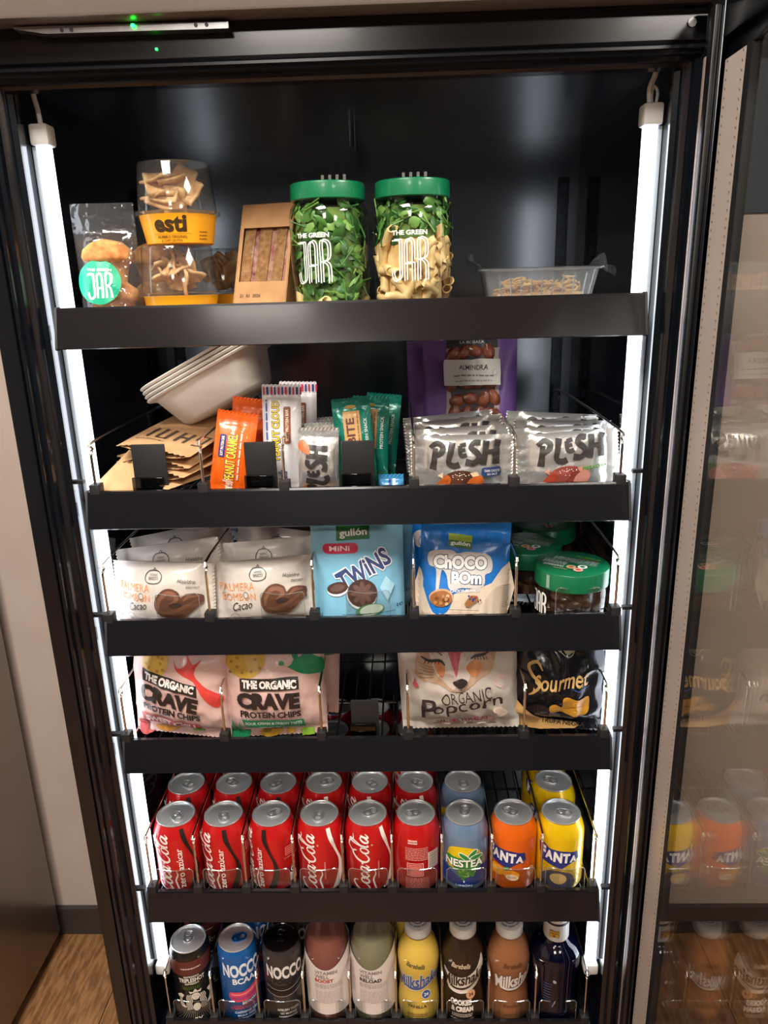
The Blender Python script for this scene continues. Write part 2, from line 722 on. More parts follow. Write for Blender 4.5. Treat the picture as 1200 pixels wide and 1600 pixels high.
def fridge():
    t = thing('display_refrigerator', 'tall black display refrigerator with its glass door open and lit by two white tubes', 'refrigerator', (0, 0, 0))
    GL = mat('black_gloss_liner', '0b0e14', .07, coat=.2, spec=.7)
    for s in (-1, 1):
        a, b = sorted((s * .371, s * IN))
        MB().box(a, b, 0, .5, -1.42, .21).build('side_panel', GL, t, smooth=0)
        x = lambda q: [(s * u, v) for u, v in q]
        MB().prism(x([(.371, 0), (.371, -.028), (.369, -.03), (.351, -.03), (.350, -.0265), (.3485, -.0265), (.3475, -.03), (.3445, -.03), (.3435, -.023),
                      (.339, -.0225), (.338, -.016), (.3335, -.013), (.331, -.007), (.3258, -.005), (.3258, -.001), (IN, 0)]), -1.42, .207, 'z').build('door_frame', BLACK, t)
        MB().box(*sorted((s * .298, s * .314)), YB - .006, YB - .001, -1.1, .15).build('shelf_standard', BLACK, t, smooth=0)
        k = MB()
        for i in range(40):
            z = -1.08 + i * .031
            k.box(*sorted((s * .302, s * .310)), YB - .0075, YB - .0055, z, z + .012)
        stuff(k.build('standard_slots', ink('2a2f36', metal=.6), t, smooth=0))
    MB().box(-IN, IN, YB, .5, -1.42, .21).build('back_panel', LINER, t, smooth=0)
    MB().box(-.371, .371, 0, .5, .207, .33).build('top_box', LINER, t, smooth=0)
    MB().box(-IN, IN, 0, YB, -1.42, -1.1).build('base_box', LINER, t, smooth=0)
    MB().box(-.371, .371, -.03, 0, -1.42, -1.13).build('kick_panel', BLACK, t, smooth=0)
    MB().prism([(0, .193), (-.012, .1935), (-.014, .1965), (-.02, .197), (-.021, .2005), (-.0265, .201), (-.0275, .2045), (-.03, .205), (-.03, .2075), (-.027, .2095), (-.03, .212),
                (-.03, .2365), (-.035, .2375), (-.035, .2392), (0, .2392)], -.371, .371, 'x').build('header', BLACK, t)
    MB().bevbox(-.374, .374, -.06, .0, .2395, .34, .003).build('top_panel', mat('taupe_top_panel', '6f645d', .35, .3), t)
    for n, x in enumerate((-.33, .33)):
        MB().tube([(x, -.028, .225), (x, -.032, .225)], .004).build('screw', ALU, t)
    # lock bar with its green light and that light's reflection
    lb = MB().prism([(-.297, .2378), (-.297, .2362), (-.268, .2316), (-.097, .2305), (-.097, .2362), (-.268, .2378)], -.044, -.031, 'y').build('lock_bar', ALU, t)
    g = mat('green_indicator_glow', '20ff40', .3, emit=('12ff35', 22))
    MB().lathe([(0, -.0016), (.0014, -.0011), (.0019, 0), (.0014, .0011), (0, .0016)], 12, (-.185, -.0455, .2352)).build('indicator_or_reflection', g, lb)
    MB().lathe([(0, -.0011), (.001, -.0008), (.0013, 0), (.001, .0008), (0, .0011)], 10, (-.1695, -.031, .2195)).build('indicator_or_reflection', g, lb)  # glowing dot added as the green light's reflection in the black header
    for x in (-.252, -.243, -.127, -.117):
        MB().tube([(x, -.044, .234), (x, -.0448, .234)], .0018).build('screw', mat('dark_screw', '55575a', .4, .8), lb)
    # probe on the ceiling
    MB().tube([(-.008, .3, .207), (-.008, .3, .185)], .004).tube([(-.002, .3, .207), (-.002, .3, .18)], .0025).build('temperature_probe', BLACK, t)
    # light tubes
    for s in (-1, 1):
        cx = s * .3172
        tb = MB().bevbox(*sorted((cx + s * .006, s * (IN - .0004))), .0255, .0345, -.95, .15, .0008).build('light_tube', mat('tube_channel_glare', 'aebac4', .5), t)  # channel coloured pale blue for the glare between tube and wall
        MB().lathe([(.0078, -.955), (.0078, .152)], 20, (cx, .03, 0)).build('diffuser', LEDM, tb)
        for z0, z1, zt in ((.15, .171, .172), (-.956, -.974, -.975)):
            MB().bevbox(cx - .0102, cx + .0102, .0195, .0405, min(z0, z1), max(z0, z1), .003).build('end_cap', WHITEP, tb)
        if s > 0:
            w = MB().tube(smooth_line([(cx - .002, .03, .17), (cx - .003, .03, .185), (cx + .001, .03, .196), (cx + .003, .03, .205)], 4), .0028)
            MB().tube(smooth_line([(cx + .004, .03, .17), (cx + .005, .03, .182), (cx + .001, .03, .187), (cx - .001, .03, .18), (cx, .03, .17)], 5), .0016).build('lead', WHITEP, tb)
        else:
            w = MB().tube(smooth_line([(cx, .03, .17), (cx - .001, .03, .185), (cx - .003, .03, .197), (cx - .003, .03, .206)], 4), .0026)
        w.build('lead', WHITEP, tb)
        MB().tube([(cx, .03, -.973), (cx, .03, -.984)], .002).build('tail_pin', WHITEP, tb)
        for z in (-.2, -.37, -.54, -.79):
            MB().box(*sorted((s * .3175, s * IN)), .003, .010, z - .0115, z - .0075).build('shelf_peg', MATTE, t)
    # open door, standing square to the front
    d = MB()
    zb, zt, y0, y1, xi, xo = -1.38, .236, -.045, -.745, .338, .386
    xs = .3515
    d.bevbox(xi, xs, -.085, y0, zb, zt, .002)
    d.bevbox(xi, xo, y1, y1 + .045, zb, zt, .002)
    d.bevbox(xi, xo, y1 + .045, -.085, .196, zt, .002)
    d.bevbox(xi + .006, xo - .004, y1 + .045, -.085, .180, .196, .001)
    d.bevbox(xi, xo, y1 + .045, -.085, zb, zb + .05, .002)
    door = d.build('door', BLACK, t)
    MB().bevbox(.3345, .338, -.0625, -.0545, zb + .03, .19, .0012).build('wall_gap_strip', mat('wall_gap_tone', 'b3a198', .35, .5), door)  # added strip standing in for the wall seen through the door gap
    gk = MB().bevbox(.332, .338, -.08, -.067, zb + .01, .225, .002)
    gk.build('gasket', mat('black_rubber', '0d0d0f', .35), door)
    for x in (.3425, .3475):
        MB().box(x, x + .003, y1 + .045, -.128, zb + .05, .181).build('glass_pane', GLASSD, door, smooth=0)
    e = MB().box(.3425, .3505, -.127, -.086, zb + .05, .18).build('edge_strip', mat('edge_strip_metal', 'b9aca2', .42, .25), door, smooth=0)
    k = MB()
    z = zb + .06
    while z < .178:
        for y in (-.0915, -.1225):
            k.box(.3418, .3425, y - .0007, y + .0007, z, z + .0012)
        z += .0072
    stuff(k.build('perforations', mat('dark_dots', '6f6a66', .5), e, smooth=0))
    MB().box(.3425, .3505, -.138, -.1275, zb + .05, .18).build('spacer_bar', MATTE, door, smooth=0)
    for z in (.215, -1.36):
        MB().lathe([(.008, -.012), (.008, .012)], 14, (.36, -.038, z)).build('hinge', BLACK, door)
    MB().tube([(xo, -.70, -.5), (xo + .035, -.70, -.48), (xo + .035, -.70, -.02), (xo, -.70, 0)], .009, 12).build('handle', ALU, door)


fridge()

# ------------------------------------------------------------------ shelves
Z = {1: -.0362, 2: -.2432, 3: -.4077, 4: -.5776, 5: -.8262, 6: -1.0670}
STOP_EDGE = clear('clear_stop_edge', 'f6f8f8', .14, .08, haze=.12)


def stop_mesh(w=.054, h=.052):
    a = w / 2
    pts = [(-a, 0), (-a, h - .004), (-a + .002, h - .001), (-a + .005, h)]
    pts += [(-a + .005 + (w - .01) * k / 10, h - .0035 * sin(pi * k / 10)) for k in range(1, 10)]
    pts += [(a - .005, h), (a - .002, h - .001), (a, h - .004), (a, 0)]
    m = MB().prism(pts, 0, .0018, 'y')
    m.mi = 1
    m.tube([(x, .0009, z) for x, z in pts], .0007, 6)
    m.tube([(-a, .001, .003), (-a, .024, .003)], .0008, 6).tube([(a, .001, .003), (a, .024, .003)], .0008, 6)
    return m.mesh('clear_stop', [CLEARP, STOP_EDGE])


STOP = stop_mesh()
WIRE = mat('black_coated_wire', '0e0f11', .3)


def shelf_wires():
    k = MB()
    for i in range(31):
        x = -.303 + i * .0202
        k.tube([(x, .012, -.002), (x, .388, -.002)], .0014, 6)
    for y in (.03, .13, .25, .37):
        k.tube([(-.314, y, -.0045), (.314, y, -.0045)], .002, 6)
    return k.mesh('wire_grid', WIRE)


GRID = shelf_wires()
RAILM = MB().prism([(0, .0228), (.005, .0228), (.005, .0195), (-.0045, -.0165), (.002, -.0195), (-.0105, -.0205), (-.0118, -.0195), (-.0008, .0205)], -.3125, .3125, 'x').mesh('price_rail', RAIL, 0)
CAPM = MB().prism([(.0008, .0235), (.008, .0235), (.008, -.0205), (-.0108, -.0212), (-.0126, -.0195), (-.0012, .0215)], -.0013, .0013, 'x').mesh('rail_cap', MATTE)


def divider_meshes():
    def one(h):
        p = [(0, .006, .004), (0, .005, .02), (0, .0045, h - .009), (0, .0055, h - .003), (0, .011, h + .002), (0, .03, h + .010), (0, .34, h + .010), (0, .352, h), (0, .356, h - .012), (0, .356, .002)]
        p = [p[0], p[1]] + smooth_line(p[1:], 4)[1:]
        return MB().tube(p, .0017, 8).tube([(0, .008, .012), (0, .35, .012)], .0012, 6).mesh('divider_wire', CHROME)
    clip = MB().bevbox(-.006, .006, -.001, .014, .0005, .031, .001).mesh('clip', MATTE)
    return {h: one(h) for h in (.070, .086, .104)}, clip


DIV, CLIP = divider_meshes()


def shelf(n, yo, divs, h, stops, plates, label):
    t = thing('refrigerator_shelf', label, 'shelf', (0, yo, Z[n]), group='wire shelves inside the refrigerator')
    stuff(link('wire_grid', GRID, t))
    link('price_rail', RAILM, t)
    for s in (-1, 1):
        link('rail_cap', CAPM, t, (s * .3138, 0, 0))
        MB().box(*sorted((s * .3125, s * .3155)), .005, .39, -.012, .004).build('side_rail', WIRE, t)
    for x in divs:
        d = link('divider_wire', DIV[h], t, (x, 0, 0))
        link('clip', CLIP, d)
    for x in stops:
        link('clear_stop', STOP, t, (x, .0075, .002))
    for x, w, hh in plates:
        p = MB().bevbox(x - w / 2, x + w / 2, .016, .0185, .002, hh, .0012).build('pusher_plate', MATTE, t)
        MB().bevbox(x - w / 2 - .001, x + w / 2 - .004, .0095, .0145, .002, .036, .001).build('stop_base', clear('smoke_acrylic', '8d9092', .07, .06), p)


CX = [-.2765 + k * .0682 for k in range(9)]
shelf(1, -.008, [], .070, [], [], 'top wire shelf with black price rail, under the salad jars')
shelf(2, 0, [-.304, -.177, -.082, .068, .183, .304], .070, [], [(-.2415, .040, .0745), (-.1105, .037, .0745), (.0035, .038, .0735)], 'second wire shelf from the top, holding snack bars behind black plates')
shelf(3, 0, [-.311, -.185, -.056, .066, .189, .309], .086, [-.225, -.095, .01, .265], [], 'wire shelf holding cream pastry packs and blue biscuit bags')
shelf(4, 0, [-.311, -.182, -.056, .056, .204, .306], .086, [], [(0, .036, .068)], 'wire shelf holding pink crisp bags and the popcorn bag')
shelf(5, .004, [-.308] + [x + .0341 for x in CX[:-1]] + [.307], .104, CX, [], 'wire shelf with clear stops holding rows of soft drink cans')
shelf(6, .004, [-.309] + [x + .0341 for x in CX[:-1]] + [.308], .104, CX, [], 'lowest wire shelf holding tall cans and bottles')

# ------------------------------------------------------------------ bags and wrappers
def bag_surface(w, h, t, kind='pillow', seal=.014, wr=.0012, seed=0, pinch=.04, lean=0.):
    """front sheet of a filled bag standing on z = 0; 'pillow' sealed above and below, 'side' sealed left and right,
    'pouch' sealed above and wide below"""
    so = Vector((seed * 7.31, seed * 3.17, seed * 1.9))
    def fill(u, v):
        if kind == 'side':
            f = 2 * seal / w
            a = max(0, 1 - (abs(u) / (1 - f)) ** 2.2) ** .6 if abs(u) < 1 - f else 0
            return a * max(0, 1 - abs(2 * v - 1) ** 3) ** .55
        pu = max(0, 1 - abs(u) ** 2.6) ** .6
        f = seal / h
        if kind == 'pouch':
            q = min(1, v / (1 - f))
            return pu * max(0, 1 - q ** 1.6) ** .75 * min(1, (v / .04) ** .5 * .25 + .75)
        if v < f or v > 1 - f:
            return 0
        return pu * sin(pi * (v - f) / (1 - 2 * f)) ** .62
    def crease(x, z):
        q = Vector((x * 26, z * 26, 0)) + so
        n = (1 - abs(noise.noise(q))) ** 3 * .7 + noise.noise(q * 2.1) * .35
        q2 = Vector((x * 60, z * 22, 3)) + so
        return n + .3 * (1 - abs(noise.noise(q2))) ** 2
    def F(x, z, h_, side=-1):
        u = max(-1, min(1, 2 * x / w))
        v = max(0, min(1, z / h))
        g = fill(u, v)
        e = min(1, g * 3)
        edge = exp(-min(v, 1 - v) * h / .018) if kind != 'side' else exp(-(1 - abs(u)) * w / 2 / .018)
        s = x if kind != 'side' else z
        gather = (sin(s * 2 * pi / .011 + seed) + .6 * sin(s * 2 * pi / .019 + 2 * seed)) * .0008 * edge * (1 if g > 0 else .45)
        y = side * (t / 2 * g + wr * crease(x, z) * e + .0006) - gather * (1 if side < 0 else 1)
        xx = x * (1 - pinch * g)
        zz = z if kind != 'side' else h / 2 + (z - h / 2) * (1 - .5 * pinch * g)
        y += lean * v * v * h
        if h_:
            e_ = .002
            p0 = Vector((xx, y, zz))
            n = (Vector(F(x + e_, z, 0)) - p0).cross(Vector(F(x, z + e_, 0)) - p0).normalized()
            return tuple(p0 + n * h_)
        return (xx, y, zz)
    return F


def bag(name, label, cat, w, h, t, film, kind='pillow', seal=.014, wr=.0012, seed=0, pinch=.04, lean=0., group=None, art=None, sealm=None, S=None, O=None, n=None, zig=.003):
    root = thing(name, label, cat, group=group)
    F = bag_surface(w, h, t, kind, seal, wr, seed, pinch, lean)
    nu = n or max(16, int(w / .0034))
    nv = n or max(16, int(h / .0034))
    m = MB()
    for sd in (-1, 1):
        m.grid(lambda a, b: F((a - .5) * w, b * h, 0, sd), nu, nv)
    m.build('wrapper', film, root, 50, weld=False)
    # pressed, saw-edged seals
    def strip(p0, p1, out):
        P0, P1, out = Vector(p0), Vector(p1), Vector(out)
        k = max(6, int((P1 - P0).length / zig))
        s = MB()
        vs, fs = [], []
        for i in range(k + 1):
            p = P0.lerp(P1, i / k)
            d = .0004 if i % 2 else -.0004
            vs += [p + Vector((0, d, 0)), p + out * (1.0 if i % 2 else .72) + Vector((0, -d, 0))]
        for i in range(k):
            fs.append((2 * i, 2 * i + 2, 2 * i + 3, 2 * i + 1))
        s.add(vs, fs)
        o = s.build('seal', sealm or film, root, 0)
        md = o.modifiers.new('thick', 'SOLIDIFY')
        md.thickness = .0005
    if kind == 'side':
        for sg in (-1, 1):
            strip((sg * w / 2 * (1 - .2 * seal / w), 0, 0), (sg * w / 2 * (1 - .2 * seal / w), 0, h), (sg * .004, 0, 0))
    else:
        strip((-w / 2, lean * h, h - .0005), (w / 2, lean * h, h - .0005), (0, 0, .004))
        if kind == 'pillow':
            strip((-w / 2, 0, .0005), (w / 2, 0, .0005), (0, 0, -.003))
    if art:
        p = Print(F, S or (w, h), O or (-w / 2, 0), .004, .0005 + .07 * wr)
        art(p)
        p.build('printed_front', root)
    return root


def place(o, x, y, z, rx=0, ry=0, rz=0):
    M = Matrix.Rotation(R(rz), 3, 'Z') @ Matrix.Rotation(R(ry), 3, 'Y') @ Matrix.Rotation(R(rx), 3, 'X')
    low = min((M @ v.co).z for c in o.children for v in c.data.vertices)
    o.location = (x, y, z - .0015 - low)
    o.rotation_euler = (R(rx), R(ry), R(rz))
    return o


def film(name, c, rough=.36, metal=0., coat=.25, bump=(45, .35, 3)):
    return mat(name, c, rough, metal, bump=bump, coat=coat)


SILVER = film('silver_film', 'e6e5e1', .28, .78, 0, (34, .8, 3))

# ------------------------------------------------------------------ top shelf
JARW = 'f2f4ee'


def jar_word(p, cx, cy, w, h, col, lw, small=True, gap=None):
    """the tall double-line word with the two small words above it"""
    x = lambda a: cx + (a - .5) * w
    y = lambda b: cy + (b - .5) * h
    def pen(pts):
        q = [(x(a), y(b)) for a, b in pts]
        if gap:
            o = gap
            for d in (-o, o):
                def mv(a, b, d=d):
                    return (a, b)
                p.stroke([(a + d * (1 if i < 1e9 else 0) / p.S[0], b + (d * .4) / p.S[1]) for i, (a, b) in enumerate(q)], lw, col, 4)
        else:
            p.stroke(q, lw, col, 4)
    pen([(.0, .97), (.10, .97), (.21, .97), (.24, .92), (.24, .5), (.24, .15), (.2, .04), (.12, .0), (.04, .04), (.0, .15), (.0, .26)])
    pen([(.39, .0), (.39, .45), (.39, .85), (.43, .96), (.5, 1.0), (.57, .96), (.61, .85), (.61, .45), (.61, .0)])
    pen([(.39, .42), (.5, .42), (.61, .42)])
    pen([(.77, .0), (.77, .5), (.77, .98), (.9, 1.0), (.98, .93), (1.0, .78), (.98, .6), (.9, .52), (.79, .51)])
    pen([(.88, .5), (.97, .43), (1.0, .3), (1.0, .0)])
    if small:
        p.text('THE GREEN', cx, cy + h * .64, w * 1.02, h * .115, col, .035)


def leaf_mesh(n, rad, z0, z1, seed, cols, core=0):
    """many small curved leaves packed behind the wall of a jar"""
    rg = random.Random(seed)
    m = MB()
    for i in range(n):
        a = rg.uniform(0, 2 * pi)
        rr = rad * rg.uniform(.86, 1.0)
        z = rg.uniform(z0, z1)
        c = Vector((rr * cos(a), rr * sin(a), z))
        tg = Vector((-sin(a), cos(a), 0))
        up = Vector((0, 0, 1))
        nrm = Vector((cos(a), sin(a), 0))
        q = rg.uniform(0, 2 * pi)
        d = (tg * cos(q) + up * sin(q) - nrm * rg.uniform(0, .5)).normalized()
        s = d.cross(nrm).normalized()
        l, w = rg.uniform(.009, .02), rg.uniform(.003, .0065)
        m.mi = rg.randrange(len(cols))
        vs = []
        for t_, ww in ((0, .15), (.3, .8), (.6, 1), (.85, .7), (1, .05)):
            p = c + d * l * t_ - nrm * (.004 * t_ * t_)
            vs += [p + s * w * ww - nrm * .0012, p + nrm * .0004, p - s * w * ww - nrm * .0012]
        fs = []
        for k in range(4):
            b = 3 * k
            fs += [(b, b + 1, b + 4, b + 3), (b + 1, b + 2, b + 5, b + 4)]
        m.add(vs, fs)
        if i % 4 == 0:
            e = c + d * l * 1.9
            m.tube([c - d * .012, c, c + d * l * .7], .0009, 5)
    return m


GREENS = [mat('leaf_%d' % i, c, .45) for i, c in enumerate(('4a7d30', '2a5a20', '76a04e', '386b2a'))]
LIDG = mat('green_lid', '0b6b43', .32, coat=.2)


def salad_jar(label, x, pasta):
    t = thing('salad_jar', label, 'jar', (x, .066, Z[1] + .001), (0, 0, R(-3)), 'green lidded salad jars')
    Rr = .0445
    body = [(.0, .002), (.036, .0), (.041, .002), (Rr, .008), (Rr, .112), (.0425, .119), (.0385, .124), (.0385, .130)]
    MB().lathe(body, 48).build('body', JARP, t)
    MB().lathe([(.0, .1445), (.0395, .1445), (.0412, .1435), (.0416, .142), (.0416, .1275), (.0405, .1265), (.0385, .1265)], 56).build('lid', LIDG, t)
    stuff(leaf_mesh(170 if pasta else 330, .041, .084 if pasta else .022, .122, 3 if pasta else 5, GREENS).build('salad_leaves', GREENS, t, 60, weld=False))
    stuff(MB().lathe([(0, .085 if pasta else .02), (.034, .085 if pasta else .02), (.034, .118), (0, .118)], 20).build('packed_greens', mottled('packed_greens', '1f4416', '6a8a3c', 60, .6), t))
    pm = mottled('penne_pasta', 'd9ae6c', 'f0d49c', 60, .45, bump=.1)
    pv, pf = [], []
    for j in range(7):
        for r_, back in ((.0052, 0), (.0040, 1)):
            for k in range(14):
                q = 2 * pi * k / 14
                zz = (j / 3 - 1) * .0145
                pv.append((r_ * cos(q), r_ * sin(q) * (1 + .05 * cos(7 * q)) - 9 * zz * zz, zz + (r_ * cos(q) * .75 if j in (0, 6) else 0)))
    for j in range(6):
        for b in (0, 14):
            for k in range(14):
                l = (k + 1) % 14
                pf.append((28 * j + b + k, 28 * j + b + l, 28 * j + 28 + b + l, 28 * j + 28 + b + k))
    for j in (0, 6):
        for k in range(14):
            l = (k + 1) % 14
            pf.append((28 * j + k, 28 * j + l, 28 * j + 14 + l, 28 * j + 14 + k))
    tube = MB().add(pv, pf).mesh('pasta_tube', pm, 70)
    rg = random.Random(8 if pasta else 9)
    for i in range(64 if pasta else 5):
        a = rg.uniform(0, 2 * pi)
        z = rg.uniform(.018, .09) if pasta else rg.uniform(.012, .02)
        o = link('pasta_tube', tube, t)
        o.matrix_local = Matrix.Translation((.0368 * cos(a), .0368 * sin(a), z)) @ Matrix.Rotation(a, 4, 'Z') @ Matrix.Rotation(rg.uniform(0, 3.1), 4, 'X') @ Matrix.Rotation(rg.uniform(-.25, .25), 4, 'Y')
        o.scale = (1, 1, .85)
    if pasta:
        MB().lathe([(0, .01), (.033, .01), (.033, .086), (0, .086)], 20).build('packed_pasta', pm, t)
    cols = [mat('chicken_cube', 'e8cdb4', .5), mat('beet_dice', '8c2240', .45), mat('onion_dice', 'b86a86', .45), mat('tomato_dice', 'c0442c', .4), mat('olive_piece', '50562e', .45)]
    m = MB()
    for i in range(60):
        a = rg.uniform(0, 2 * pi)
        s_ = rg.uniform(.004, .0085)
        r_ = .041 - s_ * .75
        m.mi = rg.choice([0, 0, 0, 1] if pasta else [1, 2, 2, 3, 3, 4, 0])
        k = len(m.v)
        m.bevbox(-s_ / 2, s_ / 2, -s_ / 2, s_ / 2, -s_ / 2, s_ / 2, s_ * .2)
        m.xf(Matrix.Translation((r_ * cos(a), r_ * sin(a), rg.uniform(.006, .017))) @ Matrix.Rotation(rg.uniform(0, 3), 4, 'X') @ Matrix.Rotation(a, 4, 'Z'), k)
    stuff(m.build('diced_filling', cols, t))
    # fork laid up the back of the jar, prongs over the lid
    f = MB()
    for k in range(4):
        xx = -.0135 + k * .009 * .95
        f.bevbox(xx, xx + .0036, .0445, .0462, .120, .1605, .0008)
    f.bevbox(-.0135, .018, .0445, .0462, .104, .121, .0008).bevbox(-.003, .006, .0445, .0462, .02, .106, .0008)
    f.build('fork', mat('white_fork', 'f2efe9', .4), t)
    p = Print(around([(Rr, .0), (Rr, .12)]), (.001, .001), (-.008 if not pasta else -.002, 0), .004)
    jar_word(p, -5 if not pasta else 0, 62, 37, 43, JARW, .0013, True, .0014)
    p.build('printed_logo', t)
    return t


salad_jar('green salad jar packed with leaves only, beside the sandwich box', -.0225, False)
salad_jar('salad jar with penne pasta under its leaves, beside the noodle tray', .0715, True)


def sandwich():
    t = thing('sandwich_box', 'brown card sandwich wedge with a film window, beside the leafy salad jar', 'sandwich', (-.109, .052, Z[1] + .001), (0, 0, R(-14)))
    kr = mottled('kraft_card', 'a87a4c', 'b98b5b', 40, .7, bump=.05)
    w, d, h = .0325, .068, .131
    prof = [(0, 0), (d, 0), (d, h), (d - .012, h)]
    L = sqrt((d - .012) ** 2 + h * h)
    s = MB()
    for sg in (-1, 1):
        s.prism(prof, sg * w - .0006, sg * w + .0006, 'x')
    s.box(-w, w, d - .001, d, 0, h).box(-w, w, 0, d, 0, .001).box(-w, w, d - .012, d, h - .001, h)
    s.build('box', kr, t)
    # slanting face with its window
    ang = math.atan2(h, d - .012)
    M = Matrix.Rotation(ang, 4, 'X')
    wi = [(-w + .004, .048), (w - .0035, .048), (w - .0035, L - .029), (-w + .004, L - .029)]
    MB().prism([[(-w, 0), (w, 0), (w, L), (-w, L)], wi[::-1]], -.0008, .0, 'z', M).build('window_face', kr, t)
    MB().prism(wi, -.0015, -.0012, 'z', M).build('window_film', clear('window_film', 'f2f0ee', .04, .08), t)
    bread = mottled('brown_bread', '9c7247', 'c29a68', 190, .8, bump=.5)
    fm = [mottled('pink_filling', '7a2c3a', 'd0a494', 120, .5, bump=.5), mottled('pale_filling', 'caa98c', 'a5525a', 140, .5, bump=.5)]
    x = -w + .0015
    for i, (b, m) in enumerate(((.0135, bread), (.006, fm[0]), (.0145, bread), (.0065, fm[1]), (.0125, bread), (.008, fm[0]))):
        x1 = min(x + b, w - .0012)
        MB().prism([(x, .012), (x1, .012), (x1, L - .018), (x, L - .018)], -.014 if m is bread else -.010, -.004 if m is bread else -.0055, 'z', M @ Matrix.Rotation(R(-1.5), 4, 'Z')).build('bread_slice' if m is bread else 'filling', m, t)
        x = x1
    p = Print(lambda a, b, q: tuple(M @ Vector((a, b, .0003 + q))), (1, 1), (0, 0))
    p.text('21  01  2026', -.012, .031, .026, .0038, '3a2a20', .01)
    p.build('date_print', t)


sandwich()


def muffin_bag(label, x, y, rz, sticker):
    t = thing('muffin_bag', label, 'bag', (x, y, Z[1] + .001), (0, 0, R(rz)), 'clear bags of muffins')
    F = bag_surface(.070, .132, .054, 'pouch', .03, .0028, 3 if sticker else 5, .06)
    m = MB()
    for sd in (-1, 1):
        m.grid(lambda a, b: F((a - .5) * .070, b * .132, 0, sd), 24, 40)
    m.build('film', FILM, t, 60, weld=False)
    cr = mottled('muffin_crumb', 'a8642e', 'd49a58', 70, .85, bump=.6)
    for z, sc, rz_ in ((.003, 1.18, 0), (.046, 1.15, 1)):
        k = MB().lathe([(0, .0), (.0165, .0), (.0185, .012), (.0205, .02), (.0245, .0225), (.0255, .026), (.0235, .033), (.016, .0395), (.007, .042), (0, .0425)], 26)
        rg = random.Random(int(z * 1000))
        k.v = [(a * sc * (1 + .05 * noise.noise(Vector((a * 90, b * 90, c * 90)))), b * .78 * sc, c * 1.12 + .0016 * noise.noise(Vector((a * 80, b * 80, c * 80 + 5)))) for a, b, c in k.v]
        k.build('muffin', cr, t, 60, (0, 0, z))
    if sticker:
        S = Print(lambda a, b, q: tuple(Vector(F(a, b, .0025 + q))), (.001, .001), (-.006, .047), .004)
        S.ell(0, 0, 24, 24, '0fa379', 0, 36)
        jar_word(S, 1, -4, 26, 26, JARW, .0026)
        S.build('round_sticker', t)


muffin_bag('clear bag of two muffins with round green sticker, near the left light tube', -.2765, .062, 4, True)
muffin_bag('plain clear bag of muffins standing behind the bag with the green sticker', -.252, .150, -12, False)


def pita_tub(label, x, y, z, rz, seed, mirror=False):
    t = thing('pita_chip_tub', label, 'tub', (x, y, z), (0, 0, R(rz)), 'yellow tubs of dip and pita chips')
    yel = mat('yellow_tub', 'f2a71c', .4, coat=.2)
    tub = [(.0, .001), (.0355, .0), (.037, .001), (.0425, .031)]
    MB().lathe(tub, 44).build('tub', yel, t)
    MB().lathe([(.0425, .0305), (.0465, .0305), (.0468, .034), (.0445, .0345), (.0425, .0345), (.041, .0335)], 44).build('rim', DOME, t)
    MB().lathe([(.0435, .0345), (.0432, .037), (.0395, .083), (.0385, .0845), (.0, .0838)], 44).build('clear_cup', DOME, t)
    chip = mottled('pita_chip', 'c08c54', 'e2bd88', 55, .7, bump=.4)
    rg = random.Random(seed)
    me = []
    for k in range(3):
        c = rg.uniform(5, 13)
        me.append(MB().grid(lambda a, b: ((a - .5) * (.037 - .009 * b), (b - .5) * .033, c * ((a - .5) * .03) ** 2 + .0009 * sin(9 * b + k)), 6, 6).mesh('pita_chip', chip, 60))
    for k in range(19):
        a = rg.uniform(0, 2 * pi)
        r_ = rg.uniform(.004, .02)
        o = link('pita_chip', rg.choice(me), t, (r_ * cos(a), r_ * sin(a), .046 + k * .0013), (rg.uniform(.7, 2.0) if k % 3 else rg.uniform(-.5, .5), rg.uniform(-.5, .5), rg.uniform(-.8, .8)))
        md = o.modifiers.new('thick', 'SOLIDIFY')
        md.thickness = .0028
        o.scale = (.85, .85, 1)
    p = Print(around(tub), (.001, .001), (0, 0), .004)
    p.S = (.001 * .0425 / .0425, .001)
    p.text('esti', 0, 20.5, 38, 17, '3b2a14', .035)
    p.rect(-23, 10.2, 24, 10.6, '9a6a1c')
    p.text('HUMMUS ORIGINAL', 1, 7.4, 36, 3, '6b4a16', .015)
    p.text('& CHIPS DE PITA', 0, 3.4, 26, 2.6, '6b4a16', .015)
    p.lines(34, 3, 46, 14, 3, .001, '6b4a16', 4)
    p.build('printed_label', t)


pita_tub('yellow tub of pita chips stacked on top of another tub', -.194, .072, Z[1] + .0868, 2, 11)
pita_tub('yellow tub of pita chips at the bottom of the stack', -.2005, .075, Z[1] + .001, 130, 14)
pita_tub('yellow tub of pita chips standing behind the stack, next to the sandwich', -.164, .165, Z[1] + .001, 90, 17)


